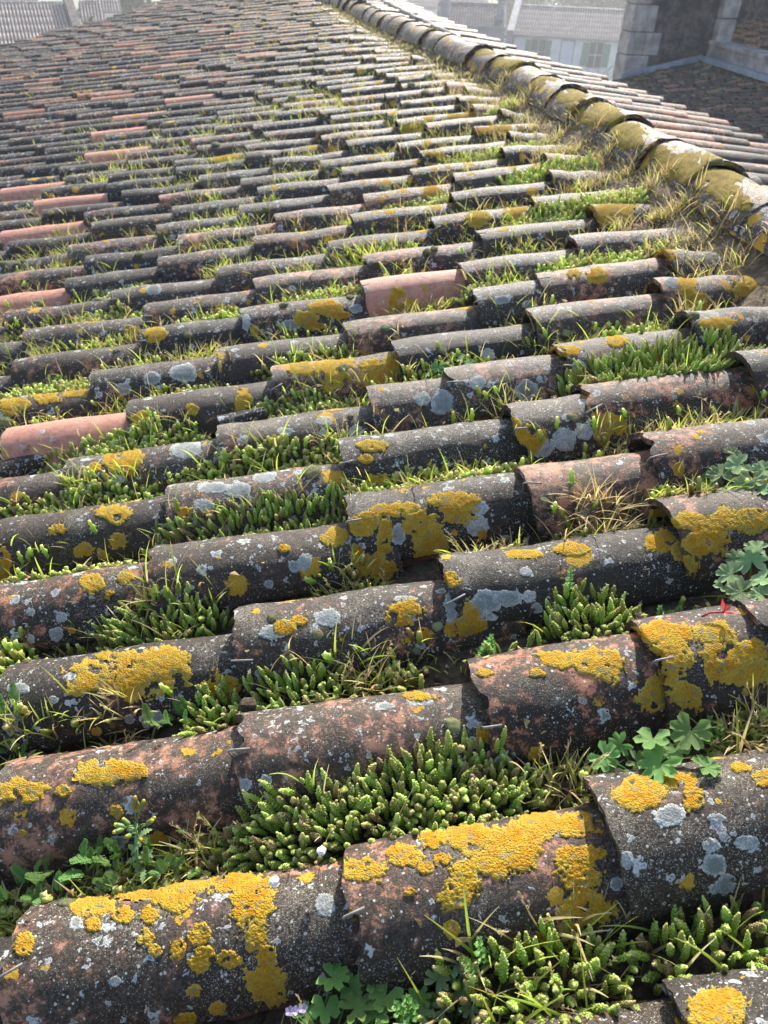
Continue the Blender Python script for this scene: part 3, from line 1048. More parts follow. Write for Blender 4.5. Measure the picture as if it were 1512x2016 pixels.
# trees
def tree(name, label, P, height, width, leaves, seed, mat, leaf=.35, group=None):
    rr = random.Random(seed)
    t = empty(name, Matrix.Translation(P))
    tag(t, label, 'tree', group)
    tr = MB()
    tr.tube([(0, 0, 0), (.1, .05, height * .3), (-.05, .1, height * .62), (0, 0, height * .9)], [height * .032, height * .024, height * .015, .02], 7)
    tips = []
    for i in range(26):
        z0 = height * rr.uniform(.25, .8)
        a = rr.uniform(0, 6.28)
        ln = width * rr.uniform(.35, .95)
        p1 = Vector((math.cos(a) * ln * .5, math.sin(a) * ln * .5, z0 + ln * .35))
        p2 = Vector((math.cos(a) * ln, math.sin(a) * ln, min(height, z0 + ln * rr.uniform(.5, .9))))
        tr.tube([(0, 0, z0), p1, p2], [height * .009, height * .006, .012], 4)
        tips += [p1, p2]
        for j in range(3):
            a2 = a + rr.uniform(-.9, .9)
            p3 = p1.lerp(p2, rr.random()) + Vector((math.cos(a2), math.sin(a2), rr.uniform(.3, 1.2))) * width * .28
            tr.tube([p1.lerp(p2, .4), p3], [height * .004, .008], 3)
            tips.append(p3)
    tr.build('trunk', M['bark'], t)
    if leaves:
        c = MB()
        for i in range(leaves):
            p = rr.choice(tips) + Vector((rr.gauss(0, 1), rr.gauss(0, 1), rr.gauss(0, .8))) * width * .17
            s_ = leaf * rr.uniform(.5, 1.2)
            a = Vector((rr.gauss(0, 1), rr.gauss(0, 1), rr.gauss(0, 1))).normalized()
            b_ = a.orthogonal().normalized()
            c2 = a.cross(b_)
            c.add([p - b_ * s_, p + c2 * s_ * .5 + a * s_ * .15, p + b_ * s_, p - c2 * s_ * .5 - a * s_ * .1], [(0, 1, 2, 3)], 0, False, t=rr.random(), rnd=rr.random())
        c.build('crown', mat, t)
    return t
pt_ = A + (B - A) * .70 - d * 5 
pt_.z = GZ
tree('bare_tree', 'bare leafless tree in front of the white house facade', pt_, 5.6, 1.5, 0, 4, None)
for i, (x, dist, hh, ww, lab) in enumerate([(1215, 120, 9, 5.0, 'big hazy green tree above the white house, next to the stone gable'),
        (1165, 128, 7.6, 4.2, 'hazy round tree second from the stone gable above the white house'),
        (1095, 150, 7, 4.5, 'low far tree behind the far white house'), (1030, 118, 6.5, 3.0, 'dark slim tree behind the grey party wall'),
        (900, 140, 7, 5, 'far hazy tree behind the pale blue house'), (262, 62, 7.6, 2.6, 'green tree showing over the far edge of the tile roof'),
        (222, 85, 9.5, 3.0, 'darker tree behind the white house end at the far roof edge'), (800, 150, 8, 5.5, 'far hazy tree above the upper end of the ridge')]):
    dd = ray(x, 0)
    dd.z = 0
    dd.normalize()
    p = CAM + dd * dist
    tree('leafy_tree', lab, Vector((p.x, p.y, GZ)), hh, ww, 2600, 30 + i, M['crown'], .42)
# ------------------------------------------------------------------ lichen crusts and wire hooks on the tiles
dg = bpy.context.evaluated_depsgraph_get()
rq = random.Random(21)

from mathutils.bvhtree import BVHTree
TREES = {}
def tree_of(me):
    if me.name not in TREES:
        TREES[me.name] = BVHTree.FromPolygons([v.co.copy() for v in me.vertices], [tuple(q.vertices) for q in me.polygons])
    return TREES[me.name]

def crust(cx_, cy_, rx, ry, kind='yellow', seed=0):
    """a lichen crust grown on the tile that stands at this spot: follows the tile's own surface, ragged edge, millimetres thick"""
    d0 = ray(cx_, cy_)
    ok, loc, nor, idx, ob, _ = scene.ray_cast(dg, CAM, d0)
    if not ok or ob.parent is None or ob.name.split('.')[0] not in ('cover_tile', 'ridge_tile'):
        return None
    ob = ob.original
    inv_ = ob.matrix_world.inverted()
    nI = inv_.to_3x3()
    bvh, eye = tree_of(ob.data), inv_ @ CAM
    rr = random.Random(seed)
    ox, oy = rr.uniform(-99, 99), rr.uniform(-99, 99)
    g = 1.7
    step = max(2.0, max(rx, ry) / 16)
    nx_, ny_ = int(2 * g * rx / step) + 2, int(2 * g * ry / step) + 2
    P, H = {}, {}
    lc = inv_ @ loc
    lim = max(rx, ry) * 2.6 * (loc - CAM).length / FPX * 1.9
    yel = kind == 'yellow'
    for i in range(nx_):
        for j in range(ny_):
            a, b_ = -g + 2 * g * i / (nx_ - 1), -g + 2 * g * j / (ny_ - 1)
            rad_ = (a * a + b_ * b_) ** .5
            if rad_ > 1.62:
                continue
            x, y = cx_ + a * rx, cy_ + b_ * ry
            q = Vector((x * .035 + ox, y * .035 + oy, 1.0))
            q2 = Vector((x * .11 + ox, y * .11 + oy, 4.0))
            f_ = 1 - (a * a + b_ * b_) ** .5 + noise.noise(q) * (.42 if yel else .26) + noise.noise(q2) * (.28 if yel else .20)
            f_ += noise.noise(q2 * 2.7) * (.16 if yel else .12)
            if yel:
                f_ = max(f_, (noise.noise(q2 * 1.9 + Vector((7, 7, 7))) - .42) * 2.2 - max(0, -f_ - .1) * .8)
            if yel:
                f_ = min(f_, .62 + noise.noise(Vector((x * .05 + oy, y * .05, ox))) * 1.35 + noise.noise(q2 * 2.1) * .35)     # gaps where the crust has died back
            if f_ < -.22:
                continue
            p, nr, idx, _ = bvh.ray_cast(eye, (nI @ ray(x, y)).normalized())
            if p is None:
                continue
            if (p - lc).length > lim:
                continue
            P[i, j] = (p, nr)
            H[i, j] = f_
    if len(P) < 8:
        return None
    mb = MB()
    ids_, tv = {}, []
    vs, fs = [], []
    for i in range(nx_ - 1):
        for j in range(ny_ - 1):
            c = [(i, j), (i, j + 1), (i + 1, j + 1), (i + 1, j)]
            if all(q in P for q in c) and sum(H[q] > 0 for q in c) >= 2:
                for q in c:
                    if q not in ids_:
                        ids_[q] = len(vs)
                        p, nr = P[q]
                        e_ = max(0, min(1, H[q] / .16))
                        if yel:
                            t_ = .0016 * (.35 + .65 * e_) * (.55 + .9 * abs(noise.noise(p * 150)) + .7 * noise.noise(p * 330))
                            t_ = t_ + .0008 if H[q] > .0 else -.0006
                        else:
                            t_ = .0007 * (.6 + .8 * noise.noise(p * 260)) + .0003 if H[q] > 0 else -.0004
                        vs.append(p + nr * t_)
                        tv.append(max(0, min(1, H[q] / .6)))
                fs.append(tuple(ids_[q] for q in c))
    if len(fs) < 4:
        return None
    mb.add(vs, fs, 0, True, t=tv)
    o = mb.build('lichen_patch' if yel else 'grey_lichen_patch', M[('olive' if ob.name.startswith('ridge') else 'yellow') if yel else 'pale'], ob)
    return o

YEL = [(495,1780,46,50),(470,1740,60,24),(345,1772,42,30),(295,1800,18,20),(290,1848,20,18),(305,1870,12,13),(348,1872,18,20),(392,1840,20,20),
 (400,1880,20,20),(390,1897,22,16),(452,1890,26,18),(505,1845,24,28),(525,1885,20,28),(522,1935,44,42),(382,1950,16,15),(180,1785,46,20),
 (180,1820,16,15),(45,1860,19,24),(245,1800,22,18),(370,1745,74,13),(275,1762,60,13),(365,2006,22,12),(430,1985,20,14),
 (796,1685,36,22),(715,1712,45,26),(856,1652,32,18),(926,1650,50,34),(1006,1670,60,44),(981,1697,54,32),(1066,1622,58,24),(1136,1625,40,24),
 (1036,1652,44,34),(911,1725,34,32),(901,1762,42,30),(1136,1688,44,24),(1141,1722,44,32),(1151,1790,54,40),(871,1692,18,14),(836,1710,16,14),
 (806,1755,12,9),(1181,1680,16,12),(890,1833,14,22),(1060,1850,30,14),
 (1261,1562,54,32),(1336,1540,38,20),(1363,1572,24,24),(1500,1532,22,16),(1456,1512,20,11),(1405,1992,50,40),(1420,1962,44,16),
 (45,1557,54,23),(215,1520,76,25),(122,1557,19,12),(230,1598,13,12),(267,1585,9,10),(45,1640,8,8),
 (951,1445,16,20),(1059,1490,20,20),(828,1372,32,9),(1106,1298,48,16),(1171,1300,54,24),(1195,1320,28,24),(1056,1325,15,9),(955,1325,16,7),
 (1306,1247,58,25),(1326,1285,38,38),(1296,1365,42,42),(1351,1370,32,29),(1406,1248,44,25),(1446,1300,68,48),(1476,1322,44,36),(1310,1320,24,34),
 (175,1335,46,37),(260,1330,48,44),(320,1320,56,50),(330,1297,48,22),(225,1292,48,10),(435,1357,37,32),(190,1440,10,8),
 (565,1235,23,18),(590,1222,16,10),(793,1208,35,27),(838,1247,16,12),(923,1235,31,44),(888,1238,12,16),(855,1310,8,8),
 (1026,1092,54,10),(1123,1080,31,14),(891,1142,16,14),(1301,1067,33,21),(1338,1082,16,20),(1386,1062,44,38),(1366,1027,48,18),(1430,1022,33,24),
 (1480,1024,38,24),(1351,1112,27,18),(185,1150,26,18),(245,1137,17,12),(220,1172,11,10),(142,1242,8,7),(660,1056,25,19),(560,1080,13,8),
 (720,1032,35,25),(725,1095,32,40),(823,1027,35,28),(846,1065,39,33),(758,1060,16,44),(896,1012,38,20),(891,987,54,16),(780,1002,54,14),
 (951,1052,10,10),(821,1107,23,14),(766,1118,18,14),(745,1122,40,16),(1336,925,10,18),(225,1012,37,18),(112,1042,16,13),(165,1085,20,15),(198,1092,15,10),
 (235,1065,17,16),(6,1110,16,32),(362,1007,16,12),(720,902,16,10),(735,879,32,11),(745,950,22,18),(1036,870,37,31),(1014,845,13,25),
 (1186,830,28,36),(1221,836,14,20),(245,905,38,28),(187,920,13,10),(240,890,50,9),(18,800,19,17),(95,780,29,13),(150,772,25,11),(28,680,24,23),(40,795,20,12),
 (280,827,23,21),(377,805,12,12),(480,791,19,18),(655,727,40,32),(595,725,23,16),(735,737,33,32),(700,702,62,12),(776,720,27,33),
 (305,660,21,16),(260,656,14,13),(640,606,31,15),(605,630,25,17),(500,650,10,10),(665,622,23,10),(1176,543,20,18),(1371,597,27,23),(1476,552,33,31),
 (1476,522,28,12),(1296,502,33,18),(1116,689,28,11),(1216,672,25,11),(1416,637,44,12),(781,592,16,28),(1196,422,54,23),(1216,402,48,10),(936,427,28,18),
 (1016,416,22,16),(1076,324,38,16),(856,312,28,15),(851,376,18,14),(1126,376,14,10),(971,251,58,14),(931,229,48,13),(831,256,43,15),(1396,481,31,13),
 (445,311,33,12),(1130,540,14,10),(620,640,20,8),(1250,655,30,9),(1350,560,20,26)]
for i, a in enumerate(YEL):
    crust(*a, 'yellow', i)
crust(1412, 1990, 54, 44, 'yellow', 903)
# crusts all over the ridge tiles
for i, (x, y, rx, ry) in enumerate([(1380,330,60,30),(1330,320,40,22),(1180,215,50,20),(1240,280,30,14),(1120,185,40,16),(1210,235,34,14),(1440,345,30,14),
        (1070,150,40,12),(1020,128,34,11),(960,98,30,10),(1300,300,22,14),(1460,400,30,14),(1410,355,40,24),(900,72,24,8),(860,58,20,7),(1350,345,30,20),(1160,235,30,16),(1230,255,30,14),(1430,380,34,20),(1320,330,40,24),(1240,265,30,18),(1140,210,30,16),(1050,165,26,12),(990,125,24,11)]):
    crust(x, y, rx, ry, 'yellow', 300 + i)
PALE = [(535,1245,25,14),(643,1217,27,18),(830,1380,27,10),(300,1418,24,17),(1406,1705,22,24),(1428,1742,20,20),(956,1185,31,24),(940,1200,22,26),(1000,1178,30,16),
 (1040,1175,14,13),(1057,1197,11,10),(887,1185,12,22),(890,1215,12,16),(150,1815,14,16),(640,1780,18,24),(645,1785,14,14),(225,1932,12,10),(680,1920,12,11),
 (1235,1692,14,18),(1213,1740,12,13),(1400,1665,20,12),(1470,1660,26,14),(1320,1605,34,20),(522,1535,13,11),(480,1545,16,13),(120,1215,12,11),(112,1245,11,10),
 (60,1205,10,8),(110,1250,14,14),(600,1105,14,18),(580,1115,12,12),(530,1150,10,9),(35,1355,22,12),(20,1430,14,20),(35,1408,11,13),(105,1377,9,9),(255,1415,9,9),
 (785,1055,14,22),(940,1035,22,22),(945,1000,16,14),(1035,1125,12,9),(470,965,28,14),(400,995,22,12),(520,940,22,12),(420,960,34,12),(230,945,16,10),(365,885,34,18),
 (300,745,16,13),(245,765,14,12),(360,735,26,18),(480,1000,12,8),(940,755,18,14),(1035,768,22,20),(830,785,16,14),(870,790,22,24),(960,700,14,14),(1140,720,14,12),
 (1110,865,24,22),(1060,880,30,20),(1150,850,18,16),(1325,555,18,12),(990,590,16,9),(1040,600,12,9),(300,570,16,13),(570,640,20,10),(485,635,10,16),(700,608,14,9),
 (1300,1210,9,9),(850,1545,22,12),(990,1500,16,16),(1000,1530,10,12),(1120,1515,8,8),(930,1460,9,11),(835,1510,9,10),(760,1390,18,7),(1410,1610,18,9),(1100,1640,10,8),
 (560,850,16,8),(640,830,18,10),(700,850,14,14),(800,1180,22,8),(1150,1010,12,6),(1410,320,14,26),(1360,300,16,8)]
for i, a in enumerate(PALE):
    crust(*a, 'pale', 500 + i)

def hook_mesh():
    mb = MB()
    mb.tube([(.004, 0, -.031), (-.0085, 0, -.029), (-.0105, 0, -.016), (-.0100, 0, .001), (-.0065, 0, .0052), (.006, 0, .0058), (.030, 0, .0040)], .0018, 8)
    return mb.mesh('tile_hook_mesh', M['zinc'])
HM = hook_mesh()
for o, k, u, dist in cover:
    if k < 12 and u > -6 and rq.random() < (.85 if k < 6 else .6):
        a = R(rq.uniform(14, 44))
        c = link('tile_hook', HM, o, Matrix.Translation((0, 0, -.089)) @ Matrix.Rotation(a, 4, 'X') @ T(0, 0, .0895) @ RZ(rq.uniform(-.35, .35)) @ Matrix.Diagonal((rq.uniform(.6, .95), .9, .9, 1)))

# ------------------------------------------------------------------ soil in the gutters
so = MB()
rs = random.Random(8)
for k in range(-1, 34):
    v = vgap(k)
    ua, ub = max(u_at(-60, v, -.1), -4.5), min(ridge_u(v) - .1, u_at(1590, v, -.1))
    n = max(8, int((ub - ua) / (.03 if k < 8 else .09)))
    vs = []
    m_ = 7
    for i in range(n + 1):
        u = ua + (ub - ua) * i / n
        lift = noise.noise(Vector((u * 4, k * 3.7, 0))) * .022
        near_ridge = max(0, 1 - (ridge_u(v) - u) / .55) * .045
        for j in range(m_):
            a = -1 + 2 * j / (m_ - 1)
            z = -.092 + .030 * max(0, min(1, (v - 1.2) / .6)) + lift + near_ridge - (0.012 * a * a) + noise.noise(Vector((u * 30, v * 30 + a * 2, 3))) * .006
            vs.append((u, v + a * .062, z))
    so.add(vs, [(i * m_ + j, (i + 1) * m_ + j, (i + 1) * m_ + j + 1, i * m_ + j + 1) for i in range(n) for j in range(m_ - 1)])
tag(so.build('roof_soil', M['soil'], roof), kind='stuff')
# ------------------------------------------------------------------ plants
RP = random.Random(99)

bpy.context.view_layer.update()
dg = bpy.context.evaluated_depsgraph_get()

SURF = {}
def surf(u, v):
    """height of whatever lies at (u, v): flank of a tile or the soil in the gutter"""
    if v > 4.2:
        k = int(v / S)
        best = -.062
        for q in (k, k + 1):
            d_ = abs(v - vcol(q))
            if d_ < .083:
                best = max(best, -.086 + math.sqrt(.086 ** 2 - d_ * d_))
        return best
    key = (int(u * 250), int(v * 250))
    if key not in SURF:
        ok, p_, _, _, _, _ = scene.ray_cast(dg, W(u, v, .30), -NW, distance=.6)
        SURF[key] = p_.dot(NW) if ok else -.09
    return SURF[key]

def stem_near(seed, H, lean):
    """upright stonecrop shoot packed with plump leaves"""
    rr = random.Random(seed)
    mb = MB()
    ax = rr.uniform(0, 6.28)
    def axis(t):
        return Vector((math.cos(ax) * lean * t * t, math.sin(ax) * lean * t * t, H * t))
    mb.tube([axis(0), axis(.5), axis(.97)], [.0022, .0024, .0016], 5, t=.1, rnd=0)
    nl_ = int(H / .0028)
    for i in range(nl_):
        t = (i + .6) / nl_
        c = axis(t)
        sz = (.74 + .34 * math.sin(min(1, t * 1.25) * 2.4)) * (.78 if i > nl_ - 3 else 1)
        cnt_ = 6 if i < nl_ - 1 else 4
        for j in range(cnt_):
            w = j * 2 * math.pi / cnt_ + i * .55 + rr.uniform(-.15, .15)
            lift = R(28 + 48 * max(0, t - .55) / .45) + rr.uniform(-.12, .12)
            d_ = Vector((math.cos(w) * math.cos(lift), math.sin(w) * math.cos(lift), math.sin(lift)))
            sd_ = Vector((-math.sin(w), math.cos(w), 0))
            nn_ = d_.cross(sd_)
            L = .0051 * sz * rr.uniform(.82, 1.15)
            wd = .0020 * sz
            b0 = c + d_ * .0005
            vs = [b0]
            for a, q in ((.34, 1.0), (.78, .88)):
                for m in range(5):
                    z = m * 2 * math.pi / 5
                    vs.append(b0 + d_ * (L * a) + (sd_ * math.cos(z) + nn_ * math.sin(z) * .8) * (wd * q))
            vs.append(b0 + d_ * L)
            fs = [(0, 1 + (m + 1) % 5, 1 + m) for m in range(5)]
            fs += [(1 + m, 1 + (m + 1) % 5, 6 + (m + 1) % 5, 6 + m) for m in range(5)]
            fs += [(6 + m, 6 + (m + 1) % 5, 11) for m in range(5)]
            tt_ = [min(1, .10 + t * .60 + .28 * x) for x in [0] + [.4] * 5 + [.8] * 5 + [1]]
            mb.add(vs, fs, 0, True, t=tt_, rnd=rr.random() * .2)
    return mb

STEM_MESH = [stem_near(100 + i, H, ln) for i, (H, ln) in enumerate([(.030, .003), (.036, .006), (.042, .005), (.047, .009), (.034, .008), (.040, .003), (.027, .004), (.050, .006)])]
STEM_G = [m.mesh('stonecrop_stem_mesh', M['stone_crop']) for m in STEM_MESH]
STEM_R = [m.mesh('stonecrop_red_stem_mesh', M['stone_crop_red']) for m in STEM_MESH]

def stem_mid(mb, M4, H, rad, rnd, sides=6, rings=9, mat=0):
    """simpler shoot: a knobbly column"""
    vs, tv = [], []
    bx, by = RP.uniform(-.2, .2) * H, RP.uniform(-.2, .2) * H
    for i in range(rings + 1):
        t = i / rings
        env = (.62 + .5 * math.sin(min(1, t * 1.2) * 2.3)) * (1 if i < rings - 1 else .8)
        for j in range(sides):
            w = 2 * math.pi * j / sides + i * .5
            r_ = rad * env * (1.26 if (i + j) % 2 else .72)
            vs.append(M4 @ Vector((r_ * math.cos(w) + bx * t * t, r_ * math.sin(w) + by * t * t, H * t + (.12 * rad if (i + j) % 2 else -.2 * rad))))
            tv.append(min(1, .1 + .75 * t + (.15 if (i + j) % 2 else 0)))
    vs.append(M4 @ Vector((bx, by, H * 1.0 + rad * .35)))
    tv.append(1)
    fs = [(i * sides + j, i * sides + (j + 1) % sides, (i + 1) * sides + (j + 1) % sides, (i + 1) * sides + j) for i in range(rings) for j in range(sides)]
    fs += [(rings * sides + j, rings * sides + (j + 1) % sides, len(vs) - 1) for j in range(sides)]
    mb.add(vs, fs, mat, True, t=tv, rnd=rnd)

def blade(mb, p, d, L, w, droop, mat, rnd, n=5, toward=None):
    """one folded, arching grass blade"""
    d = d.normalized()
    side = d.cross(Vector((0, 0, 1)))
    if side.length < .05:
        side = Vector((1, 0, 0))
    side.normalize()
    side = (Matrix.Rotation(RP.uniform(-1.2, 1.2), 3, d) @ side).normalized()
    vs, tv = [], []
    q = Vector(p)
    out = Vector((d.x, d.y, 0))
    if out.length < .05:
        out = Vector((RP.uniform(-1, 1), RP.uniform(-1, 1), 0))
    out.normalize()
    for i in range(n + 1):
        t = i / n
        ww = w * (1 - t ** 1.6) * .5 + .0002
        nrm = d.cross(side)
        vs += [q - side * ww, q - nrm * ww * .35, q + side * ww]
        tv += [t] * 3
        q = q + d * (L / n)
        d = (d + (out * .6 - Vector((0, 0, 1)) * .9) * (droop / n) * (t + .35)).normalized()
    fs = []
    for i in range(n):
        for j in range(2):
            fs.append((i * 3 + j, i * 3 + j + 1, i * 3 + j + 4, i * 3 + j + 3))
    mb.add(vs, fs, mat, True, t=tv, rnd=rnd)

def seed_head(mb, p, d, L, rnd, mat=1):
    """flowering stalk with spikelets"""
    d = d.normalized()
    bend = Vector((RP.uniform(-.5, .5), RP.uniform(-.5, .5), -.2))
    pts, q, dd = [], Vector(p), d.copy()
    for i in range(7):
        pts.append(q.copy())
        q += dd * L / 6
        dd = (dd + bend * .16).normalized()
    mb.tube(pts, [.0011, .001, .0009, .0008, .0007, .0006, .0005], 4, mat, t=.6, rnd=rnd)
    for i in range(11):
        a = 3.2 + 2.8 * i / 11
        i0 = int(a)
        b0 = pts[min(i0, 6)].lerp(pts[min(i0 + 1, 6)], a - i0)
        sd_ = Vector((RP.gauss(0, 1), RP.gauss(0, 1), RP.gauss(.8, .6))).normalized()
        tip = b0 + (dd * .5 + sd_ * .7) * RP.uniform(.004, .009)
        s_ = (tip - b0).orthogonal().normalized() * .0011
        m_ = b0.lerp(tip, .55)
        mb.add([b0, m_ + s_, tip, m_ - s_, m_ + (tip - b0).cross(s_).normalized() * .0009], [(0, 1, 2), (0, 2, 3), (0, 4, 2)], mat, True, t=.9, rnd=rnd)

def clump_pts(g, x0, x1, wlo, whi, spacing, rr, shift=0):
    """feet of shoots in gutter g between two picture columns; wlo, whi = reach across the gutter (metres from its middle)"""
    vm = vgap(g)
    u0, u1 = u_at(x0, vm, -.06), u_at(x1, vm, -.06)
    if u1 < u0:
        u0, u1 = u1, u0
    uc, hu = (u0 + u1) / 2, (u1 - u0) / 2
    vc, hv = vm + (wlo + whi) / 2, (whi - wlo) / 2
    pts = []
    n1, n2 = max(1, int(2 * hu / spacing)), max(1, int(2 * hv / (spacing * .87)))
    for i in range(n1 + 1):
        for j in range(n2 + 1):
            a = -1 + 2 * (i + .5 * (j % 2)) / max(1, n1) + rr.uniform(-.35, .35) * 2 / max(1, n1)
            b_ = -1 + 2 * j / max(1, n2) + rr.uniform(-.35, .35) * 2 / max(1, n2)
            edge = (abs(a) ** 2.6 + abs(b_) ** 2.2) + noise.noise(Vector((a * 2.3 + g * 5 + x0, b_ * 1.7, 0))) * .45
            if edge < 1.05 and uc + a * hu < ridge_u(vm) - .20:
                pts.append((uc + a * hu, vc + b_ * hv, a, b_, edge))
    if not pts and shift < 6:
        return clump_pts(g, x0 - 40, x1 - 40, wlo, whi, spacing, rr, shift + 1)
    return pts, uc, vm

def stonecrop(label, g, x0, x1, h, wlo, whi, detail=1, sp=.0125, red=0.0, grass=0, group=None, thick=1.0, cat='stonecrop', keep=False):
    rr = random.Random(g * 1000 + x0)
    pts, uc, vm = clump_pts(g, x0, x1, wlo, whi, sp * thick * (1 if detail == 2 else .80), rr)
    rest = set()
    if detail == 2 and len(pts) > 295:
        rr.shuffle(pts)
        rest = {q[:2] for q in pts[295:]}
    dense = MB()
    base = MR @ T(uc, vm, -.1)
    mb = MB()
    if detail == 2:
        root = empty('stonecrop_plant', base)
    for u, v, a, b_, edge in pts:
        hh = (.86 if detail == 2 else (.86 if g < 8 else 1.15)) * h * (1.05 - .38 * min(1, max(0, edge)) ** 1.5) * rr.uniform(.62, 1.2)
        z = surf(u, v) - .006
        if z > (-.02 if keep else -.042) and edge > .45:
            continue
        z = max(min(z, -.03), min(z, -.085) + (.034 if detail == 2 else .026) * max(0, 1 - max(0, edge) ** 1.4))
        tilt = Matrix.Rotation(a * .35 + rr.gauss(0, .22), 4, 'Y') @ Matrix.Rotation(-b_ * .40 + .10 + rr.gauss(0, .22), 4, 'X')
        if detail == 2:
            mi = rr.randrange(len(STEM_G))
            H0 = [.030, .036, .042, .047, .034, .040, .027, .050][mi]
            is_red = rr.random() < red * (1.3 if abs(b_) > .5 or a < 0 else .6)
            k_ = .98 * thick * rr.uniform(.72, 1.15)
            if (u, v) in rest:
                m4 = T(u - uc, v - vm, z + .1) @ tilt @ RZ(rr.uniform(0, 6.28)) @ Matrix.Diagonal((k_, k_, max(.75, min(1.5, hh / H0)), 1))
                src = STEM_MESH[mi]
                dense.add([m4 @ Vector(q) for q in src.v], src.f, 1 if is_red else 0, True, t=src.a['t'], rnd=rr.random())
                continue
            o = link('stem', (STEM_R if is_red else STEM_G)[mi], root, T(u - uc, v - vm, z + .1) @ tilt @ RZ(rr.uniform(0, 6.28)) @ Matrix.Diagonal((k_, k_, max(.75, min(1.5, hh / H0)), 1)))
        else:
            m4 = T(u - uc, v - vm, z + .1) @ tilt @ RZ(rr.uniform(0, 6.28))
            stem_mid(mb, m4, hh, .0047 * thick * rr.uniform(.8, 1.15), rr.random(), 6, 9 if detail else 6, 1 if rr.random() < red else 0)
    for i in range(int(1.6 * grass)):
        u, v, a, b_, edge = rr.choice(pts)
        d_ = Vector((rr.gauss(0, .45), rr.gauss(-.1, .4), 1))
        blade(mb, Vector((u - uc, v - vm, surf(u, v) + .1)), d_, h * rr.uniform(1.3, 2.5), rr.uniform(.0025, .0045), rr.uniform(.3, 1.2), rr.choice([2, 2, 3]), rr.random())
    mats = [M['stone_crop'], M['stone_crop_red'], M['grass_green'], M['grass_dry']]
    if detail == 2:
        if dense.v:
            tag(dense.build('dense_stems', mats[:2], root), kind='stuff')
        if grass:
            tag(mb.build('grass_blades', mats, root), kind='stuff')
        tag(root, label, cat, group)
        return root
    root = empty('stonecrop_plant', base)
    tag(mb.build('stems', mats, root), kind='stuff')
    return tag(root, label, cat, group)

def tuft(label, g, x0, x1, h, n, dry=.4, wlo=-.035, whi=.035, heads=0, lean=(0, -.1), width=.0032, crop=0, group=None, name='grass_tuft', spread=.5, droop=1.0):
    rr = random.Random(g * 777 + x0)
    RP.seed(g * 31 + x0)
    pts, uc, vm = clump_pts(g, x0, x1, wlo, whi, .011, rr)
    base = MR @ T(uc, vm, -.1)
    mb = MB()
    for i in range(int(n * 2.2)):
        u, v, a, b_, edge = rr.choice(pts)
        u += rr.gauss(0, .004)
        d_ = Vector((rr.gauss(a * .4 + lean[0], spread), rr.gauss(b_ * .3 + lean[1], spread), 1))
        blade(mb, Vector((u - uc, v - vm, surf(u, v) - .003 + .1)), d_, 1.5 * h * rr.uniform(.5, 1.25) * (1.1 - .35 * min(1, edge)), 1.2 * width * rr.uniform(.6, 1.2), droop * rr.uniform(.3, 1.5), 1 if rr.random() < dry else 0, rr.random())
    for i in range(heads):
        u, v, a, b_, edge = rr.choice(pts)
        d_ = Vector((rr.gauss(0, .3), rr.gauss(-.1, .3), 1))
        seed_head(mb, Vector((u - uc, v - vm, surf(u, v) + .1)), d_, h * rr.uniform(1.2, 1.9), rr.random())
    for i in range(crop):
        u, v, a, b_, edge = rr.choice(pts)
        tilt = Matrix.Rotation(rr.gauss(0, .3), 4, 'Y') @ Matrix.Rotation(rr.gauss(.1, .3), 4, 'X')
        stem_mid(mb, T(u - uc, v - vm, surf(u, v) + .095) @ tilt, h * rr.uniform(.35, .7), .0052, rr.random(), 6, 8, 2 if rr.random() < .8 else 3)
    o = mb.build(name, [M['grass_green'], M['grass_dry'], M['stone_crop'], M['stone_crop_red']])
    o.matrix_world = base
    return tag(o, label, 'grass', group)

# --- stonecrop, nearest gutters first
SC = stonecrop
SC('largest dark green stonecrop cushion, above the two orange-crusted front tiles', 1, 440, 1045, .043, -.060, .064, 2, .0094, .12, 14)
SC('small dense stonecrop clump left of the sharp tile edge, under the rounded yellow lichen disc', 2, 368, 476, .040, -.055, .03, 2, .0118, .05)
SC('stonecrop clump with a dark crumb of soil, between two reddish tile crests', 2, 492, 690, .038, -.05, .04, 2, .0118, .16, 4)
SC('bright green upright stonecrop bush against the black wet tile, under a pale leafy shoot', 2, 1075, 1262, .048, -.045, .055, 2, .0118, .02, 2)
SC('sparse stonecrop sprigs trailing left from the bright green stonecrop bush', 2, 905, 1072, .036, -.045, .0, 2, .02, .05)
SC('tangled stonecrop among dry grass in the lowest gutter, beneath the big orange lichen tile', 0, 830, 1260, .042, -.05, .036, 2, .0125, .10, 26)
SC('tall loose stonecrop in the lowest gutter, below the grey slate-toned tile', 0, 1255, 1560, .042, -.05, .036, 2, .013, .10, 16)
SC('stonecrop mixed with spiky grass in the gutter above the double yellow lichen discs', 3, 190, 440, .040, -.055, .055, 2, .013, .06, 50)
SC('dark shaded stonecrop sprigs at the picture edge above the tile with yellow discs', 3, -40, 65, .040, -.05, .04, 1, .013, .05)
SC('long reddish-green stonecrop mat along the gutter right of the grey hook', 4, 285, 700, .033, -.055, .058, 2, .0108, .30, 8)
SC('low pale stonecrop strip left of the reddish stonecrop mat', 4, 10, 282, .028, -.058, -.005, 1, .012, .15, 12)
SC('stonecrop under yellow grass in the gutter behind the tile crusted all over in orange', 4, 715, 1045, .030, -.05, .05, 1, .0125, .1, 10)
SC('stonecrop band above the long black tile with three small lichen spots', 5, -20, 330, .031, -.05, .05, 1, .0125, .08, 26)
SC('stonecrop band between two grey crusted tiles, ending beneath a round moss cushion', 5, 335, 690, .031, -.05, .05, 1, .0125, .12, 34)
SC('brightest thick stonecrop carpet, spilling over a pale tile in the right half of the roof', 5, 1098, 1500, .056, -.05, .066, 2, .0108, .02, 4, keep=True)
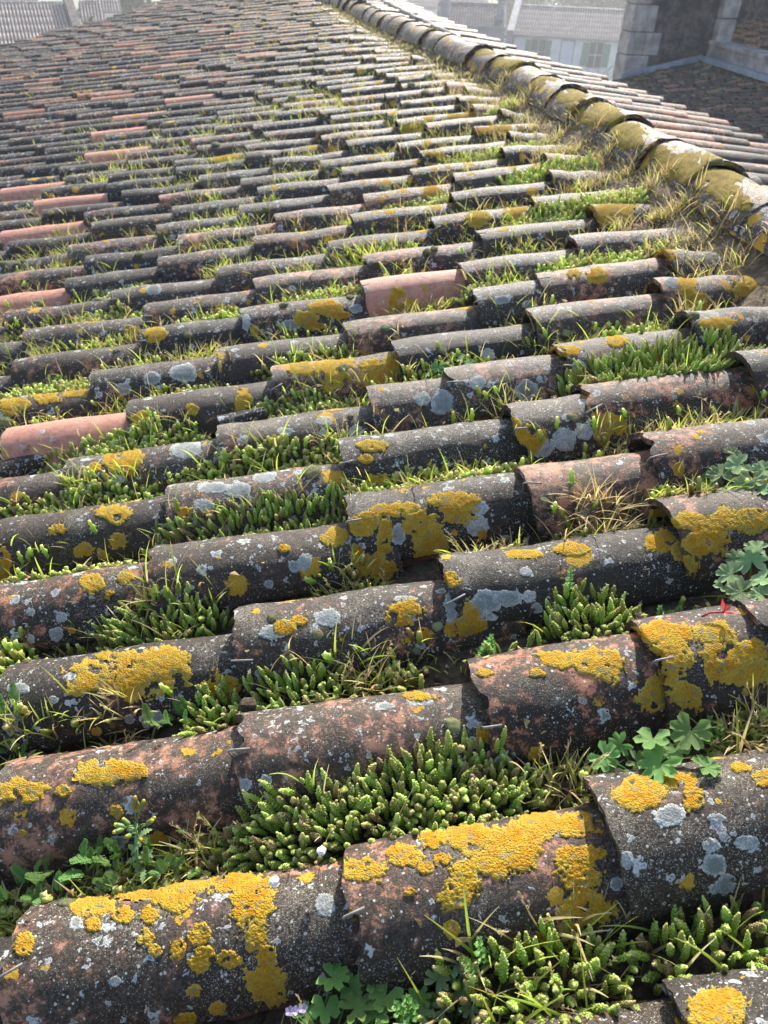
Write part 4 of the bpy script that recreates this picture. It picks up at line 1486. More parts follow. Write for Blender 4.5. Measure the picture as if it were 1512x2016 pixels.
SC('stonecrop in front of the leftmost large clean red tile', 6, 90, 410, .032, -.05, .05, 1, .0125, .1, 20)
SC('stonecrop with thin grass beside the grey tile shard', 6, 495, 680, .030, -.045, .045, 1, .0125, .12, 24)
SC('stonecrop and leafy weeds right of the yellow-crusted tile in the middle of the roof', 6, 790, 1000, .030, -.045, .045, 1, .0135, .05, 26)
SC('short stonecrop strip above the tile with three grey rosettes', 7, 270, 440, .026, -.045, .04, 1, .0125, .05, 6)
SC('low stonecrop strip along the gutter behind the yellow-crusted tile', 7, 505, 730, .027, -.045, .045, 1, .0125, .12, 30)
SC('sparse stonecrop under pink flower heads below the mossy black tile', 6, 1105, 1330, .032, -.045, .04, 1, .016, .08, 14)
SC('pale stonecrop patch at the picture edge below the yellow-topped tile', 8, -20, 190, .028, -.045, .045, 1, .0125, .1, 18)
SC('stonecrop strip left of the tile with a large double yellow lichen', 9, 330, 510, .028, -.045, .045, 1, .0125, .1, 14)
SC('stonecrop strip between the double yellow lichen tile and the long red tile', 9, 520, 720, .030, -.045, .045, 1, .0125, .1, 34)
SC('short stonecrop strip above the second crest behind the red tile at the picture edge', 10, 120, 300, .026, -.045, .045, 1, .0125, .15, 14)
SC('thin stonecrop line in the gutter right of the black wet tile row', 11, 200, 320, .026, -.045, .045, 1, .013, .1, 8)
SC('fresh green stonecrop strip behind the pale crest, right of the small red tile', 13, 350, 500, .030, -.045, .05, 1, .0125, .05, 8)
SC('deep green stonecrop below the broad yellow-crusted tile near the ridge', 10, 1000, 1350, .040, -.05, .06, 1, .0128, .0, 16)
SC('stonecrop strip with yellow grass right of the first leafy grass tuft', 8, 1050, 1260, .034, -.05, .05, 1, .0128, .02, 14)
SC('bushy stonecrop behind the crest with a white bird-dropping stain', 12, 990, 1180, .045, -.05, .06, 1, .0128, .0, 8)
SC('stonecrop streak climbing to the soil strip under the ridge', 12, 1170, 1300, .036, -.05, .05, 1, .0128, .0, 10)
SC('long thin stonecrop strip two gutters above the bushy one', 14, 830, 1080, .032, -.05, .05, 1, .0135, .02, 14)
SC('upper stonecrop band against the yellow-green ridge tiles', 17, 960, 1180, .042, -.05, .06, 1, .0135, .0, 12)
SC('thin stonecrop strip with scattered grass on the gutter below the highest lichen disc', 12, 700, 980, .026, -.045, .045, 1, .0135, .1, 22)
SC('scattered stonecrop in front of the red tile beside a black tile', 8, 905, 1040, .03, -.045, .045, 1, .0135, .1, 30)

# --- grass tufts
TF = tuft
TF('yellowing grass over the low crest left of the first leafy plants, with long bare stalks', 2, 640, 775, .050, 46, .5, heads=8, crop=14)
TF('dry wispy grass at the dark hollow between the two bare tiles', 2, 195, 300, .040, 30, .85, heads=5)
TF('low ragged weeds and grass at the picture edge above the reddish tile', 2, -30, 180, .030, 60, .35, heads=4, crop=18)
TF('fine grass on dark soil beside the red hollow under the orange-crusted tile', 3, 610, 760, .034, 60, .35, heads=8, crop=8)
TF('dry fanned grass in front of the long wet black tile', 3, 865, 1045, .034, 60, .7, heads=6, crop=10)
TF('pale straw-coloured dead tuft hanging over the black tile crest', 3, 1135, 1225, .060, 110, 1.0, spread=.6, droop=1.1, width=.0026, wlo=-.03, whi=.04, name='dead_grass_tuft')
TF('low mixed weeds right of the dead straw tuft', 3, 1220, 1330, .026, 50, .4, crop=12)
TF('bright yellow-green grass over stonecrop behind the orange-crusted tile', 4, 780, 1000, .034, 120, .4, heads=4)
TF('broad sunlit grass strip above the round-leaved weeds, right side of the roof', 4, 1240, 1530, .044, 240, .45, heads=8)
TF('grass clump below the sunlit strip, between the lichen patch and the dry stems', 4, 1150, 1245, .034, 50, .6, heads=3)
TF('dry grass at the foot of the crest with two moss balls', 5, 970, 1105, .030, 50, .75, heads=4)
TF('thin grass stalks standing in the left stonecrop band', 5, 110, 200, .034, 36, .3, heads=4)
TF('yellow grass stalks beside the round moss cushion', 5, 610, 690, .040, 44, .6, heads=6)
TF('bunched pale grass at the end of the grey rosette tile', 8, 320, 440, .036, 80, .6, heads=4)
TF('grass and seedlings at the picture edge above the yellow lichen row', 8, 60, 190, .034, 40, .5, heads=5, crop=6)
TF('thin grass above the broken grey shard', 6, 300, 420, .030, 30, .5, heads=5)
TF('yellow grass tuft right of the tile with the large double lichen', 8, 730, 890, .034, 110, .5, heads=4)
TF('green leafy grass clump left of the long red tile', 10, 660, 790, .045, 90, .2, heads=5, width=.0042)
TF('yellow-green grass at the left end of the bright stonecrop carpet', 6, 1100, 1180, .034, 40, .5, heads=4)
TF('grass patch at the end of the wet black tile, beyond the red one', 9, 900, 1050, .032, 70, .35, heads=4)
TF('dry orange grass on the soil strip under the ridge, nearest patch', 9, 1330, 1560, .035, 130, .85, heads=6)
TF('fringe of grass hanging by the ridge tile with a white streak', 12, 1290, 1460, .036, 110, .7, heads=4)
TF('long loose grass across the lowest gutter, dry stalks over the stonecrop', 0, 900, 1300, .042, 34, .75, heads=12, lean=(.2, -.1), wlo=-.03, whi=.05, spread=.7)
TF('dry bending grass with seed heads at the bottom edge of the roof', 0, 470, 640, .045, 18, .8, heads=9, lean=(.3, .1), wlo=-.04, whi=.0)
TF('grass and dead stalks at the picture edge beside the thick orange lichen', 1, 1385, 1560, .050, 90, .55, heads=10, crop=24)
TF('dry stalks and grass between the round-leaved weed and the dark cushion', 1, 1035, 1180, .036, 70, .7, heads=6, crop=16, wlo=-.04, whi=.03)
TF('wispy yellow grass at the left end of the dark stonecrop cushion', 1, 335, 455, .042, 40, .6, heads=6, crop=20)
TF('thin stalks in the lowest gutter beside the small purple flowers', 0, 200, 330, .050, 14, .8, heads=6, wlo=-.06, whi=-.02)

TF('young green grass and stubby shoots around the feathery weeds at the left border', 1, -50, 250, .026, 70, .2, crop=60, wlo=-.05, whi=.03)
TF('low green growth between the feathery weeds and the wispy yellow grass', 1, 225, 370, .024, 40, .3, crop=34, wlo=-.05, whi=.03)

# --- broad-leaved weeds
def round_leaf(r, lobes=7, depth=.34, seed=0):
    rr = random.Random(seed)
    mb = MB()
    n = lobes * 6
    vs, tv = [Vector((0, 0, 0))], [.2]
    for ring in range(1, 5):
        f_ = ring / 4
        for i in range(n + 1):
            a = -2.75 + 5.5 * i / n
            lob = abs(math.sin((i / n) * math.pi * lobes))
            tooth = .06 * math.sin(i * 2.2)
            rad = r * f_ * (1 - (depth * (1 - lob ** .6) + tooth) * f_ ** 1.5)
            fold = .10 * r * math.cos((i / n) * math.pi * 2 * lobes) * f_
            vs.append(Vector((math.sin(a) * rad, math.cos(a) * rad, .16 * r * f_ * f_ + fold * .45 + rr.uniform(-.015, .015) * r)))
            tv.append(.2 + .7 * f_)
    fs = [(0, 1 + i, 2 + i) for i in range(n)]
    for ring in range(3):
        b0, b1 = 1 + ring * (n + 1), 1 + (ring + 1) * (n + 1)
        fs += [(b0 + i, b1 + i, b1 + i + 1, b0 + i + 1) for i in range(n)]
    mb.add(vs, fs, 0, True, t=tv, rnd=.0)
    return mb
LEAVES = [round_leaf(1.0, 7, .30, 1), round_leaf(1.0, 7, .42, 2), round_leaf(1.0, 5, .36, 3)]
LEAF_G = [m.mesh('round_leaf_mesh', M['leaf']) for m in LEAVES]
LEAF_D = [m.mesh('downy_leaf_mesh', M['leaf_grey']) for m in LEAVES]

def at_pix(x, y, h):
    """point on the plane h above the crests that stands behind this spot"""
    u, v = uv_at(x, y, h)
    return Vector((u, v, h))

def weed(label, base_px, leaves, downy=False, name='round_leaved_weed', cat='weed', flowers=0):
    """low rosette: each leaf on a stalk of its own. leaves = (x, y, radius in pixels, lift of the leaf above the crests)"""
    rr = random.Random(int(base_px[0]) + 5)
    g = base_px[2]
    ub, vb = u_at(base_px[0], vgap(g) + base_px[1], -.09), vgap(g) + base_px[1]
    foot = Vector((ub, vb, surf(ub, vb) - .004))
    root = empty(name, MR @ Matrix.Translation(foot))
    tag(root, label, cat)
    for i, (x, y, rp, lift) in enumerate(leaves):
        p = at_pix(x, y, lift)
        dist = (W(p.x, p.y, p.z) - CAM).length
        r_ = .88 * rp * dist / FPX
        view = (MR.to_3x3().inverted() @ (CAM - W(p.x, p.y, p.z))).normalized()
        nrm = (Vector((0, .25, 1)) * .8 + view * rr.uniform(.2, .7) + Vector((rr.gauss(0, .22), rr.gauss(0, .22), 0))).normalized()
        q = nrm.to_track_quat('Z', 'Y').to_matrix().to_4x4()
        o = link('leaf', (LEAF_D if downy else LEAF_G)[i % 3], root, Matrix.Translation(p - foot) @ q @ RZ(rr.uniform(0, 6.28)) @ Matrix.Scale(r_, 4))
        st = MB()
        m_ = foot.lerp(p, .5) + Vector((rr.gauss(0, .006), rr.gauss(0, .006), .004))
        st.tube([Vector((0, 0, 0)), m_ - foot, p - foot], [.0014, .0012, .001], 5, t=.2, rnd=.3)
        st.build('leaf_stalk', M['leaf'], root)
    for i in range(flowers):
        p = Vector((rr.uniform(-.035, .035), rr.uniform(-.03, .03), rr.uniform(.06, .09)))
        st = MB()
        st.tube([(0, 0, 0), p * .6 + Vector((.004, 0, 0)), p], [.001, .001, .0008], 4, t=.3, rnd=.2)
        st.build('flower_stalk', M['leaf'], root)
        fl_ = MB()
        for j in range(5):
            a = j * 1.2566
            t1 = Vector((math.cos(a) * .0055, math.sin(a) * .0055, .0035))
            s_ = Vector((-math.sin(a), math.cos(a), 0)) * .0024
            fl_.add([p, p + t1 * .7 + s_, p + t1, p + t1 * .7 - s_], [(0, 1, 2, 3)], 0, True, t=.5, rnd=.3)
        fl_.build('flower', M['petal'], root)
    return root

weed('pale round-leaved weed beside the two small grey stones, over the orange-spotted tile', (1260, -.01, 1),
     [(1190,1490,34,-.02),(1300,1505,46,.0),(1285,1455,38,.0),(1360,1440,42,.005),(1222,1465,26,-.02),(1330,1475,30,-.01),(1390,1510,30,.0),(1255,1500,26,-.02),(1210,1520,22,-.02)])
weed('grey-green round-leaved weed on the right border, under the sunlit grass strip', (1440, 0, 3),
     [(1385,910,24,-.02),(1420,935,30,-.01),(1455,915,28,0),(1480,945,30,0),(1505,925,26,0),(1400,965,28,-.02),(1445,970,30,-.01),(1490,980,26,-.01),(1385,940,20,-.03),(1465,955,24,0),(1440,895,20,-.01),(1500,965,22,0)], True)
weed('clump of round-leaved weed above the red flower on the right border', (1470, 0, 2),
     [(1440,1130,30,-.01),(1480,1105,32,0),(1505,1140,30,0),(1460,1165,30,-.01),(1500,1170,26,0),(1425,1155,22,-.02),(1490,1080,26,.005),(1450,1100,22,-.01)], True)
weed('round-leaved weed with mauve flowers in the lowest gutter, at the bottom edge', (640, -.02, 0),
     [(655,1925,34,-.05),(700,1985,36,-.05),(640,1985,30,-.06),(600,2000,24,-.07),(735,1925,32,-.05),(760,1960,34,-.05),(690,1945,26,-.06),(785,1905,26,-.05),(800,1990,26,-.05),(740,2000,28,-.05),(825,1965,24,-.06)], False, flowers=5)
weed('small round-leaved weed among the grass right of the yellow-crusted tile', (870, 0, 6),
     [(862,722,16,-.02),(885,712,14,-.02),(905,705,15,-.02),(925,715,13,-.02),(845,735,13,-.03),(880,735,12,-.03)])
weed('fresh round-leaved weed tucked under the lowest orange tile, beside the dry grass', (890, -.03, 0),
     [(895,1900,24,-.05),(860,1930,26,-.05),(905,1945,22,-.06),(870,1985,24,-.06),(925,1985,22,-.06),(835,2000,22,-.06)], True)

def fern_weed(label, g, x0, x1, n, size, voff=0.0, hmin=.0, hmax=.03, name='feathery_weed'):
    """weed with finely divided leaves, each leaf a frond of toothed leaflets"""
    rr = random.Random(x0 + 17)
    vm = vgap(g) + voff
    ua, ub = u_at(x0, vm, -.05), u_at(x1, vm, -.05)
    uc = (ua + ub) / 2
    root = empty(name, MR @ T(uc, vm, -.1))
    tag(root, label, 'weed')
    meshes = []
    for s_ in range(4):
        mb = MB()
        r2 = random.Random(s_ + 3)
        mb.tube([(0, 0, 0), (0, .5, .12), (0, 1, .05)], [.025, .02, .008], 4, t=.3, rnd=.2)
        for i in range(9):
            t = .22 + .78 * i / 9
            c = Vector((0, t, .12 * math.sin(t * 2.6)))
            for sg in (-1, 1):
                L = .36 * (1.08 - t) + .07
                d_ = Vector((sg * .85, .55, r2.uniform(-.15, .3))).normalized()
                for q in range(4):
                    p = c + d_ * L * (q + .3) / 4
                    for s2 in (-1, 1):
                        e = (d_ * .5 + Vector((-d_.y, d_.x, r2.uniform(-.3, .3))) * s2).normalized()
                        l2 = .105 * (1.15 - q / 4.5)
                        w_ = e.cross(Vector((0, 0, 1))).normalized() * l2 * .42
                        mb.add([p, p + e * l2 * .55 + w_, p + e * l2, p + e * l2 * .55 - w_], [(0, 1, 2, 3)], 0, True, t=.3 + .6 * q / 4, rnd=.1)
        meshes.append(mb.mesh('frond_mesh', M['leaf']))
    for i in range(n):
        u = rr.uniform(ua, ub)
        v = vm + rr.uniform(-.035, .035)
        z = surf(u, v)
        a = rr.uniform(0, 6.28)
        link('leaf', meshes[i % 4], root, T(u - uc, v - vm, z + .128 + rr.uniform(hmin, hmax) * .4) @ RZ(a) @ Matrix.Rotation(R(rr.uniform(32, 72)), 4, 'X') @ Matrix.Scale(1.05 * size * rr.uniform(.7, 1.25), 4))
    return root
fern_weed('feathery-leaved weed spreading at the left border above the front orange tile', 1, -10, 110, 16, .027, -.01)
fern_weed('parsley-like weed left of the yellow-budded groundsel', 1, 100, 230, 14, .029, 0)
fern_weed('low feathery weed between the groundsel and the stonecrop cushion', 1, 225, 420, 22, .026, -.01)
fern_weed('small feathery weed in the hollow under the yellow disc tile', 2, 0, 80, 12, .030, 0)
fern_weed('feathery seedling in the dark hollow left of the small dense stonecrop clump', 2, 300, 370, 8, .028, -.02)

def groundsel(label, x, g):
    rr = random.Random(4)
    v = vgap(g) - .015
    u = u_at(x, v, -.05)
    foot = Vector((u, v, surf(u, v)))
    root = empty('groundsel_plant', MR @ Matrix.Translation(foot))
    tag(root, label, 'weed')
    st = MB()
    top = Vector((.012, .045, .085))
    st.tube([(0, 0, -.005), top * .45 + Vector((-.006, 0, .006)), top], [.0032, .0028, .002], 7, t=.3, rnd=.2)
    st.build('stem', M['leaf_grey'], root)
    for i in range(10):
        t = .15 + .8 * i / 10
        p = top * t
        a = i * 2.4
        mb = MB()
        d_ = Vector((math.cos(a), math.sin(a), .45)).normalized()
        s_ = d_.cross(Vector((0, 0, 1))).normalized()
        L = .030 - .012 * t
        n = 10
        vs = []
        for q in range(n + 1):
            f_ = q / n
            w = (.0052 * math.sin(f_ * 3.0 + .14)) * (1 if q % 2 else .42) + .0005
            c = p + d_ * L * f_ + Vector((0, 0, -.010 * f_ * f_))
            vs += [c - s_ * w, c + Vector((0, 0, -.0008)), c + s_ * w]
        mb.add(vs, [(q * 3 + j, q * 3 + j + 1, q * 3 + j + 4, q * 3 + j + 3) for q in range(n) for j in range(2)], 0, True, t=.6, rnd=.4)
        mb.build('leaf', M['leaf_grey'], root)
    for i in range(9):
        a = i * 2.4 + .4
        p0 = top * rr.uniform(.78, 1.0)
        tip = p0 + Vector((math.cos(a) * .017, math.sin(a) * .014, rr.uniform(.006, .022)))
        mb = MB()
        mb.tube([p0, p0.lerp(tip, .5) + Vector((0, 0, .004)), tip], [.0012, .001, .001], 5, t=.2, rnd=.1)
        e = (tip - p0).normalized()
        mb.tube([tip - e * .001, tip + e * .003, tip + e * .009, tip + e * .0105], [.0016, .0036, .0031, .0030], 8, t=.25, rnd=.1)
        mb.tube([tip + e * .0104, tip + e * .0135], [.0029, .0017], 8, t=1.0, rnd=.2)
        mb.build('flower_head', M['bud'], root)
    return root
groundsel('groundsel with yellow-tipped buds standing before the reddish tile', 268, 1)

def leafy_shoot(label, x, g, voff, H, n, lean=(0, 0), pink=False):
    rr = random.Random(x + 1)
    v = vgap(g) + voff
    u = u_at(x, v, -.05)
    foot = Vector((u, v, surf(u, v)))
    root = empty('leafy_shoot', MR @ Matrix.Translation(foot))
    tag(root, label, 'weed')
    for s_ in range(n):
        off = Vector((rr.gauss(0, .012), rr.gauss(0, .01), 0)) if n > 1 else Vector((0, 0, 0))
        top = off + Vector((lean[0] + rr.gauss(0, .006), lean[1] + rr.gauss(0, .006), H * rr.uniform(.75, 1.1)))
        st = MB()
        st.tube([off, off.lerp(top, .5) + Vector((.002, 0, 0)), top], [.0016, .0014, .001], 5, t=.3, rnd=.2)
        st.build('stem', M['leaf'], root)
        lv = MB()
        for i in range(22):
            t = .18 + .82 * i / 22
            p = off.lerp(top, t)
            a = i * 2.4
            lift = .2 + t * .9
            d_ = Vector((math.cos(a), math.sin(a), lift)).normalized()
            sd_ = d_.cross(Vector((0, 0, 1))).normalized()
            L = .0105 * (1.25 - .6 * t)
            lv.add([p, p + d_ * L * .5 + sd_ * L * .34, p + d_ * L, p + d_ * L * .5 - sd_ * L * .34, p + d_ * L * .5 - Vector((0, 0, .001))], [(0, 1, 4), (1, 2, 4), (2, 3, 4), (3, 0, 4)], 0, True, t=t, rnd=.4)
        tag(lv.build('leaves', M['leaf_red' if pink else 'leaf'], root), kind='stuff')
    return root
leafy_shoot('single upright leafy shoot against the black tile, above the bright stonecrop bush', 1118, 2, .055, .050, 1)
leafy_shoot('slender leafy shoot in front of the lowest orange lichen', 930, 0, .02, .085, 2)
leafy_shoot('bushy leafy shoots at the bottom edge beside the mauve-flowered weed', 785, 0, -.01, .075, 4)
leafy_shoot('small star-leaved shoots left of the red flower', 1310, 2, .0, .040, 5)
leafy_shoot('second star-leaved cluster just below the first, nearer the red flower', 1365, 2, -.02, .034, 4)
leafy_shoot('leafy sprigs on the crest edge at the left foot of the bright stonecrop bush', 960, 2, -.03, .034, 4)
leafy_shoot('green sprigs at the corner of the orange-spotted grey tile', 1385, 1, .02, .05, 4)

# small red flower lying by the tile edge
rf = empty('red_flower', MR @ Matrix.Translation(at_pix(1425, 1205, .012)))
tag(rf, 'bright red withered flower on a pink stalk at the tile edge', 'flower')
q = MB()
q.tube([(-.030, .004, -.004), (-.016, .006, -.002), (0, 0, 0)], .0016, 6, t=.2, rnd=.1)
q.build('stalk', M['leaf_red'], rf)
for i, (dx, dy, dz) in enumerate([(.002, .012, .016), (.012, .002, .010), (.014, -.010, .004), (-.004, -.012, .004), (.006, .010, .006)]):
    q = MB()
    d_ = Vector((dx, dy, dz))
    s_ = d_.cross(Vector((0, 0, 1))).normalized() * .0032
    q.add([(0, 0, 0), d_ * .5 + s_, d_, d_ * .5 - s_, d_ * .5 + Vector((0, 0, .002))], [(0, 1, 4), (1, 2, 4), (2, 3, 4), (3, 0, 4)], 0, True, t=.5, rnd=.3)
    q.build('petal', M['leaf_red'], rf)

# --- moss cushions on the crests
def moss_mesh(seed):
    rr = random.Random(seed)
    mb = MB()
    n, m_ = 18, 9
    off = Vector((seed * 3.1, 0, 0))
    vs, tv = [], []
    for i in range(m_ + 1):
        el = math.pi / 2 * i / m_ * 1.15 - .2
        for j in range(n):
            a = 2 * math.pi * j / n
            p = Vector((math.cos(a) * math.cos(el), math.sin(a) * math.cos(el), max(-.25, math.sin(el)) * .78))
            p *= 1 + .34 * noise.noise(p * 1.7 + off) + .07 * noise.noise(p * 8 + off)
            vs.append(p)
            tv.append(.25 + .4 * i / m_)
    vs.append(Vector((0, 0, .8)))
    tv.append(.7)
    fs = [(i * n + j, i * n + (j + 1) % n, (i + 1) * n + (j + 1) % n, (i + 1) * n + j) for i in range(m_) for j in range(n)]
    mb.add(vs, fs, 0, True, t=tv, rnd=.2)
    for i in range(420):
        el, a = math.asin(rr.random()), rr.uniform(0, 6.28)
        p = Vector((math.cos(a) * math.cos(el), math.sin(a) * math.cos(el), math.sin(el) * .78))
        p *= 1 + .34 * noise.noise(p * 1.7 + off)
        d_ = (p + Vector((rr.gauss(0, .25), rr.gauss(0, .25), rr.gauss(.2, .25)))).normalized()
        s_ = d_.orthogonal().normalized() * .022
        L = rr.uniform(.10, .26)
        mb.add([p - d_ * .05 - s_, p - d_ * .05 + s_, p + d_ * L], [(0, 1, 2)], 0, True, t=[.4, .4, 1], rnd=.2)
    return mb.mesh('moss_cushion_mesh', M['moss'])
MOSS = [moss_mesh(i) for i in range(4)]
def moss(label, x, y, rp, group=None):
    ok, p, nr, idx, ob, _ = scene.ray_cast(dg, CAM, ray(x, y))
    if not ok:
        return
    r_ = rp * (.78 if rp > 9 else 1) * (p - CAM).length / FPX
    rr = random.Random(x * 3 + y)
    q = (nr * .6 + Vector((0, 0, 1)) * .6).normalized().to_track_quat('Z', 'Y').to_matrix().to_4x4()
    o = link('moss_cushion', MOSS[rr.randrange(4)], None, Matrix.Translation(p) @ q @ RZ(rr.uniform(0, 6)) @ Matrix.Diagonal((r_ * rr.uniform(.9, 1.15), r_ * rr.uniform(.8, 1.2), r_ * rr.uniform(.5, .8), 1)))
    return tag(o, label, 'moss', group)
moss('wide double moss cushion on the pale crest above the reddish stonecrop mat', 615, 930, 27)
moss('round dark moss ball on the bare face of the tile over the dark stonecrop cushion', 893, 1428, 20)
moss('moss ball on the crest in front of the crusted grey tile with a lichen wedge', 1126, 822, 13)
moss('moss ball left of the other one, nearer the yellow lichen wedge', 1054, 840, 11)
moss('moss ball at the edge of the dead straw tuft tile', 1071, 985, 11)
moss('moss ball on the wet black face beside the thin seedlings', 1071, 662, 11)
moss('moss ball sitting in the large yellow lichen disc', 677, 724, 13)
moss('dark round moss ball at the border below the yellow lichen row', 12, 830, 15)
moss('moss cushion beside the small leafy seedling above the large yellow disc', 690, 820, 10)
moss('moss cushion low in the gutter behind the stonecrop, left of the round double cushion', 518, 887, 18)
moss('grey-white moss cushion on the bare crest below the black hollow', 536, 1215, 14)
moss('flat moss cushion on the front crest at the end of the feathery weeds', 130, 1780, 14)
moss('moss ball on the dark face under the wire-like dry stalks', 625, 1250, 9)
moss('moss cushion at the lower rim of the tile left of the stonecrop bush', 862, 1233, 14)
moss('pale moss cushion on the tile end at the head of the bright stonecrop carpet', 1366, 622, 13)
moss('low moss cushion above the row of grey rosette tiles, right of the seedlings', 820, 1280, 12)
for x, y, rp, lb in [(195,590,12,'larger of the moss cushions crowded on the crest right of the second red tile'), (190,577,10,'moss cushion behind the largest in the cluster right of the second red tile'),
        (205,580,11,'moss cushion at the right side of the cluster beside the second red tile'), (842,497,9,'left one of two moss cushions on a crest near the mustard tile wedge'),
        (855,490,9,'right one of two moss cushions on a crest near the mustard tile wedge'), (595,527,10,'moss cushion on the crest left of the green leafy grass clump'),
        (560,600,9,'moss cushion on the crest between two stonecrop strips, above the double yellow lichen'), (75,600,12,'moss cushion on the crest just below the second red tile'),
        (905,372,7,'moss cushion beside the black tile end, above the upper stonecrop bush'), (760,370,9,'yellowish moss cushion on the crest left of the upper stonecrop bush'),
        (690,585,8,'moss cushion left of the half-red tile in the middle of the roof'), (760,645,10,'moss cushion on the long low crest under the half-red tile'),
        (1115,655,10,'moss cushion above the bright stonecrop carpet, under pinkish stalks'), (870,690,9,'moss cushion behind the leafy weed right of the yellow-crusted tile'),
        (370,660,9,'moss cushion beside the dry fanned grass at the yellow-spotted black tile'), (100,690,9,'moss cushion at the left, on the crest by the large yellow disc tile'),
        (510,415,8,'left one of a pair of moss cushions halfway up the roof'), (525,412,8,'right one of a pair of moss cushions halfway up the roof'),
        (460,440,9,'single moss cushion below the pair halfway up the roof'), (575,192,8,'moss cushion high on the roof beside a yellow lichen tile'),
        (378,302,8,'moss cushion right of the long clean red tile of the upper roof')]:
    moss(lb, x, y, rp)
for lb, gr, l_ in [('tiny pale moss cushion on a crest between the red tiles of the upper left roof', 'tiny moss cushions among the upper red tiles', [(285,558,6),(295,556,6),(318,554,7),(150,283,6),(330,380,6),(250,420,6),(220,335,6),(100,420,6),(180,465,7),(275,500,8),(230,690,8)]),
        ('tiny moss cushion on the dark crests at the left border', 'tiny moss cushions at the left border', [(35,520,8),(5,520,7),(45,515,6)]),
        ('tiny pale moss cushion on the far grey tiles in the middle of the roof', 'tiny moss cushions on the far grey tiles', [(425,285,7),(452,325,6),(520,272,8),(620,120,5),(560,300,5),(640,330,6),(480,350,6),(390,362,6),(700,300,6),(410,240,5),(300,260,5),(610,160,5),(500,160,5),(450,150,5)]),
        ('tiny whitish moss cushion on the mossy crests close to the ridge', 'tiny moss cushions near the ridge', [(800,205,6),(840,152,6),(850,150,6),(903,160,6),(838,182,7),(810,167,6),(980,350,6)])]:
    for x, y, rp in l_:
        moss(lb, x, y, rp, gr)

# --- broken shards of tile and little stones
def shard(label, x, y, h, lx, ly, rot, tilt, clay=.1):
    p = at_pix(x, y, h)
    rr = random.Random(x)
    mb = MB()
    n, m_ = 10, 6
    top, bot = [], []
    for i in range(n + 1):
        for j in range(m_ + 1):
            a, b_ = -1 + 2 * i / n, -1 + 2 * j / m_
            w = 1 - .55 * (i / n) + .1 * noise.noise(Vector((i * .7, j, x)))
            q = Vector((a * lx, b_ * ly * w, -.35 * ly * (b_ * b_) + .004 * noise.noise(Vector((a * 2, b_ * 2, x)))))
            top.append(q)
            bot.append(q - Vector((0, 0, .011)))
    mm = m_ + 1
    fs = [(i * mm + j, (i + 1) * mm + j, (i + 1) * mm + j + 1, i * mm + j + 1) for i in range(n) for j in range(m_)]
    N2 = len(top)
    fs2 = [tuple(N2 + q for q in f_[::-1]) for f_ in fs]
    rim = [i * mm for i in range(n + 1)] + [n * mm + j for j in range(1, mm)] + [i * mm + m_ for i in range(n - 1, -1, -1)] + [j for j in range(m_ - 1, 0, -1)]
    fs3 = [(rim[i], rim[(i + 1) % len(rim)], N2 + rim[(i + 1) % len(rim)], N2 + rim[i]) for i in range(len(rim))]
    mb.add(top + bot, fs + fs2 + fs3, 0, False)
    o = mb.build('tile_shard', M['tile'])
    o.matrix_world = MR @ Matrix.Translation(p) @ RZ(R(rot)) @ Matrix.Rotation(R(tilt), 4, 'X')
    o['clay'], o['yellow'], o['grey'] = clay, 0.0, .8
    return tag(o, label, 'tile shard')
shard('pointed grey tile shard propped against the leftmost large red tile', 45, 915, -.035, .075, .035, 18, 50, .05)
shard('grey broken tile piece resting on the crest in the left half of the roof', 478, 822, -.005, .055, .028, 12, 42, .05)
def pebble(label, x, y, h, r_, mat):
    p = at_pix(x, y, h)
    rr = random.Random(x)
    mb = MB()
    bm = bmesh.new()
    bmesh.ops.create_icosphere(bm, subdivisions=2, radius=1)
    for v_ in bm.verts:
        v_.co *= r_ * (1 + .3 * noise.noise(v_.co * 1.6 + Vector((x, 0, 0))))
        v_.co.z *= .7
    me = bpy.data.meshes.new('pebble_mesh')
    bm.to_mesh(me)
    bm.free()
    me.materials.append(mat)
    o = link('pebble', me, None, MR @ Matrix.Translation(p))
    return tag(o, label, 'pebble')
pebble('rounded grey pebble under the pale round-leaved weed', 1228, 1540, -.045, .014, M['mortar'])
pebble('small white pebble on the rim of the front orange-crusted tile', 540, 1735, .012, .006, M['plaster'])
pebble('tiny white pebble among the dark stonecrop cushion', 633, 1675, .010, .006, M['plaster'])
pebble('dark brown crumb of soil in the stonecrop over the reddish tile', 487, 1388, -.02, .014, M['soil'])

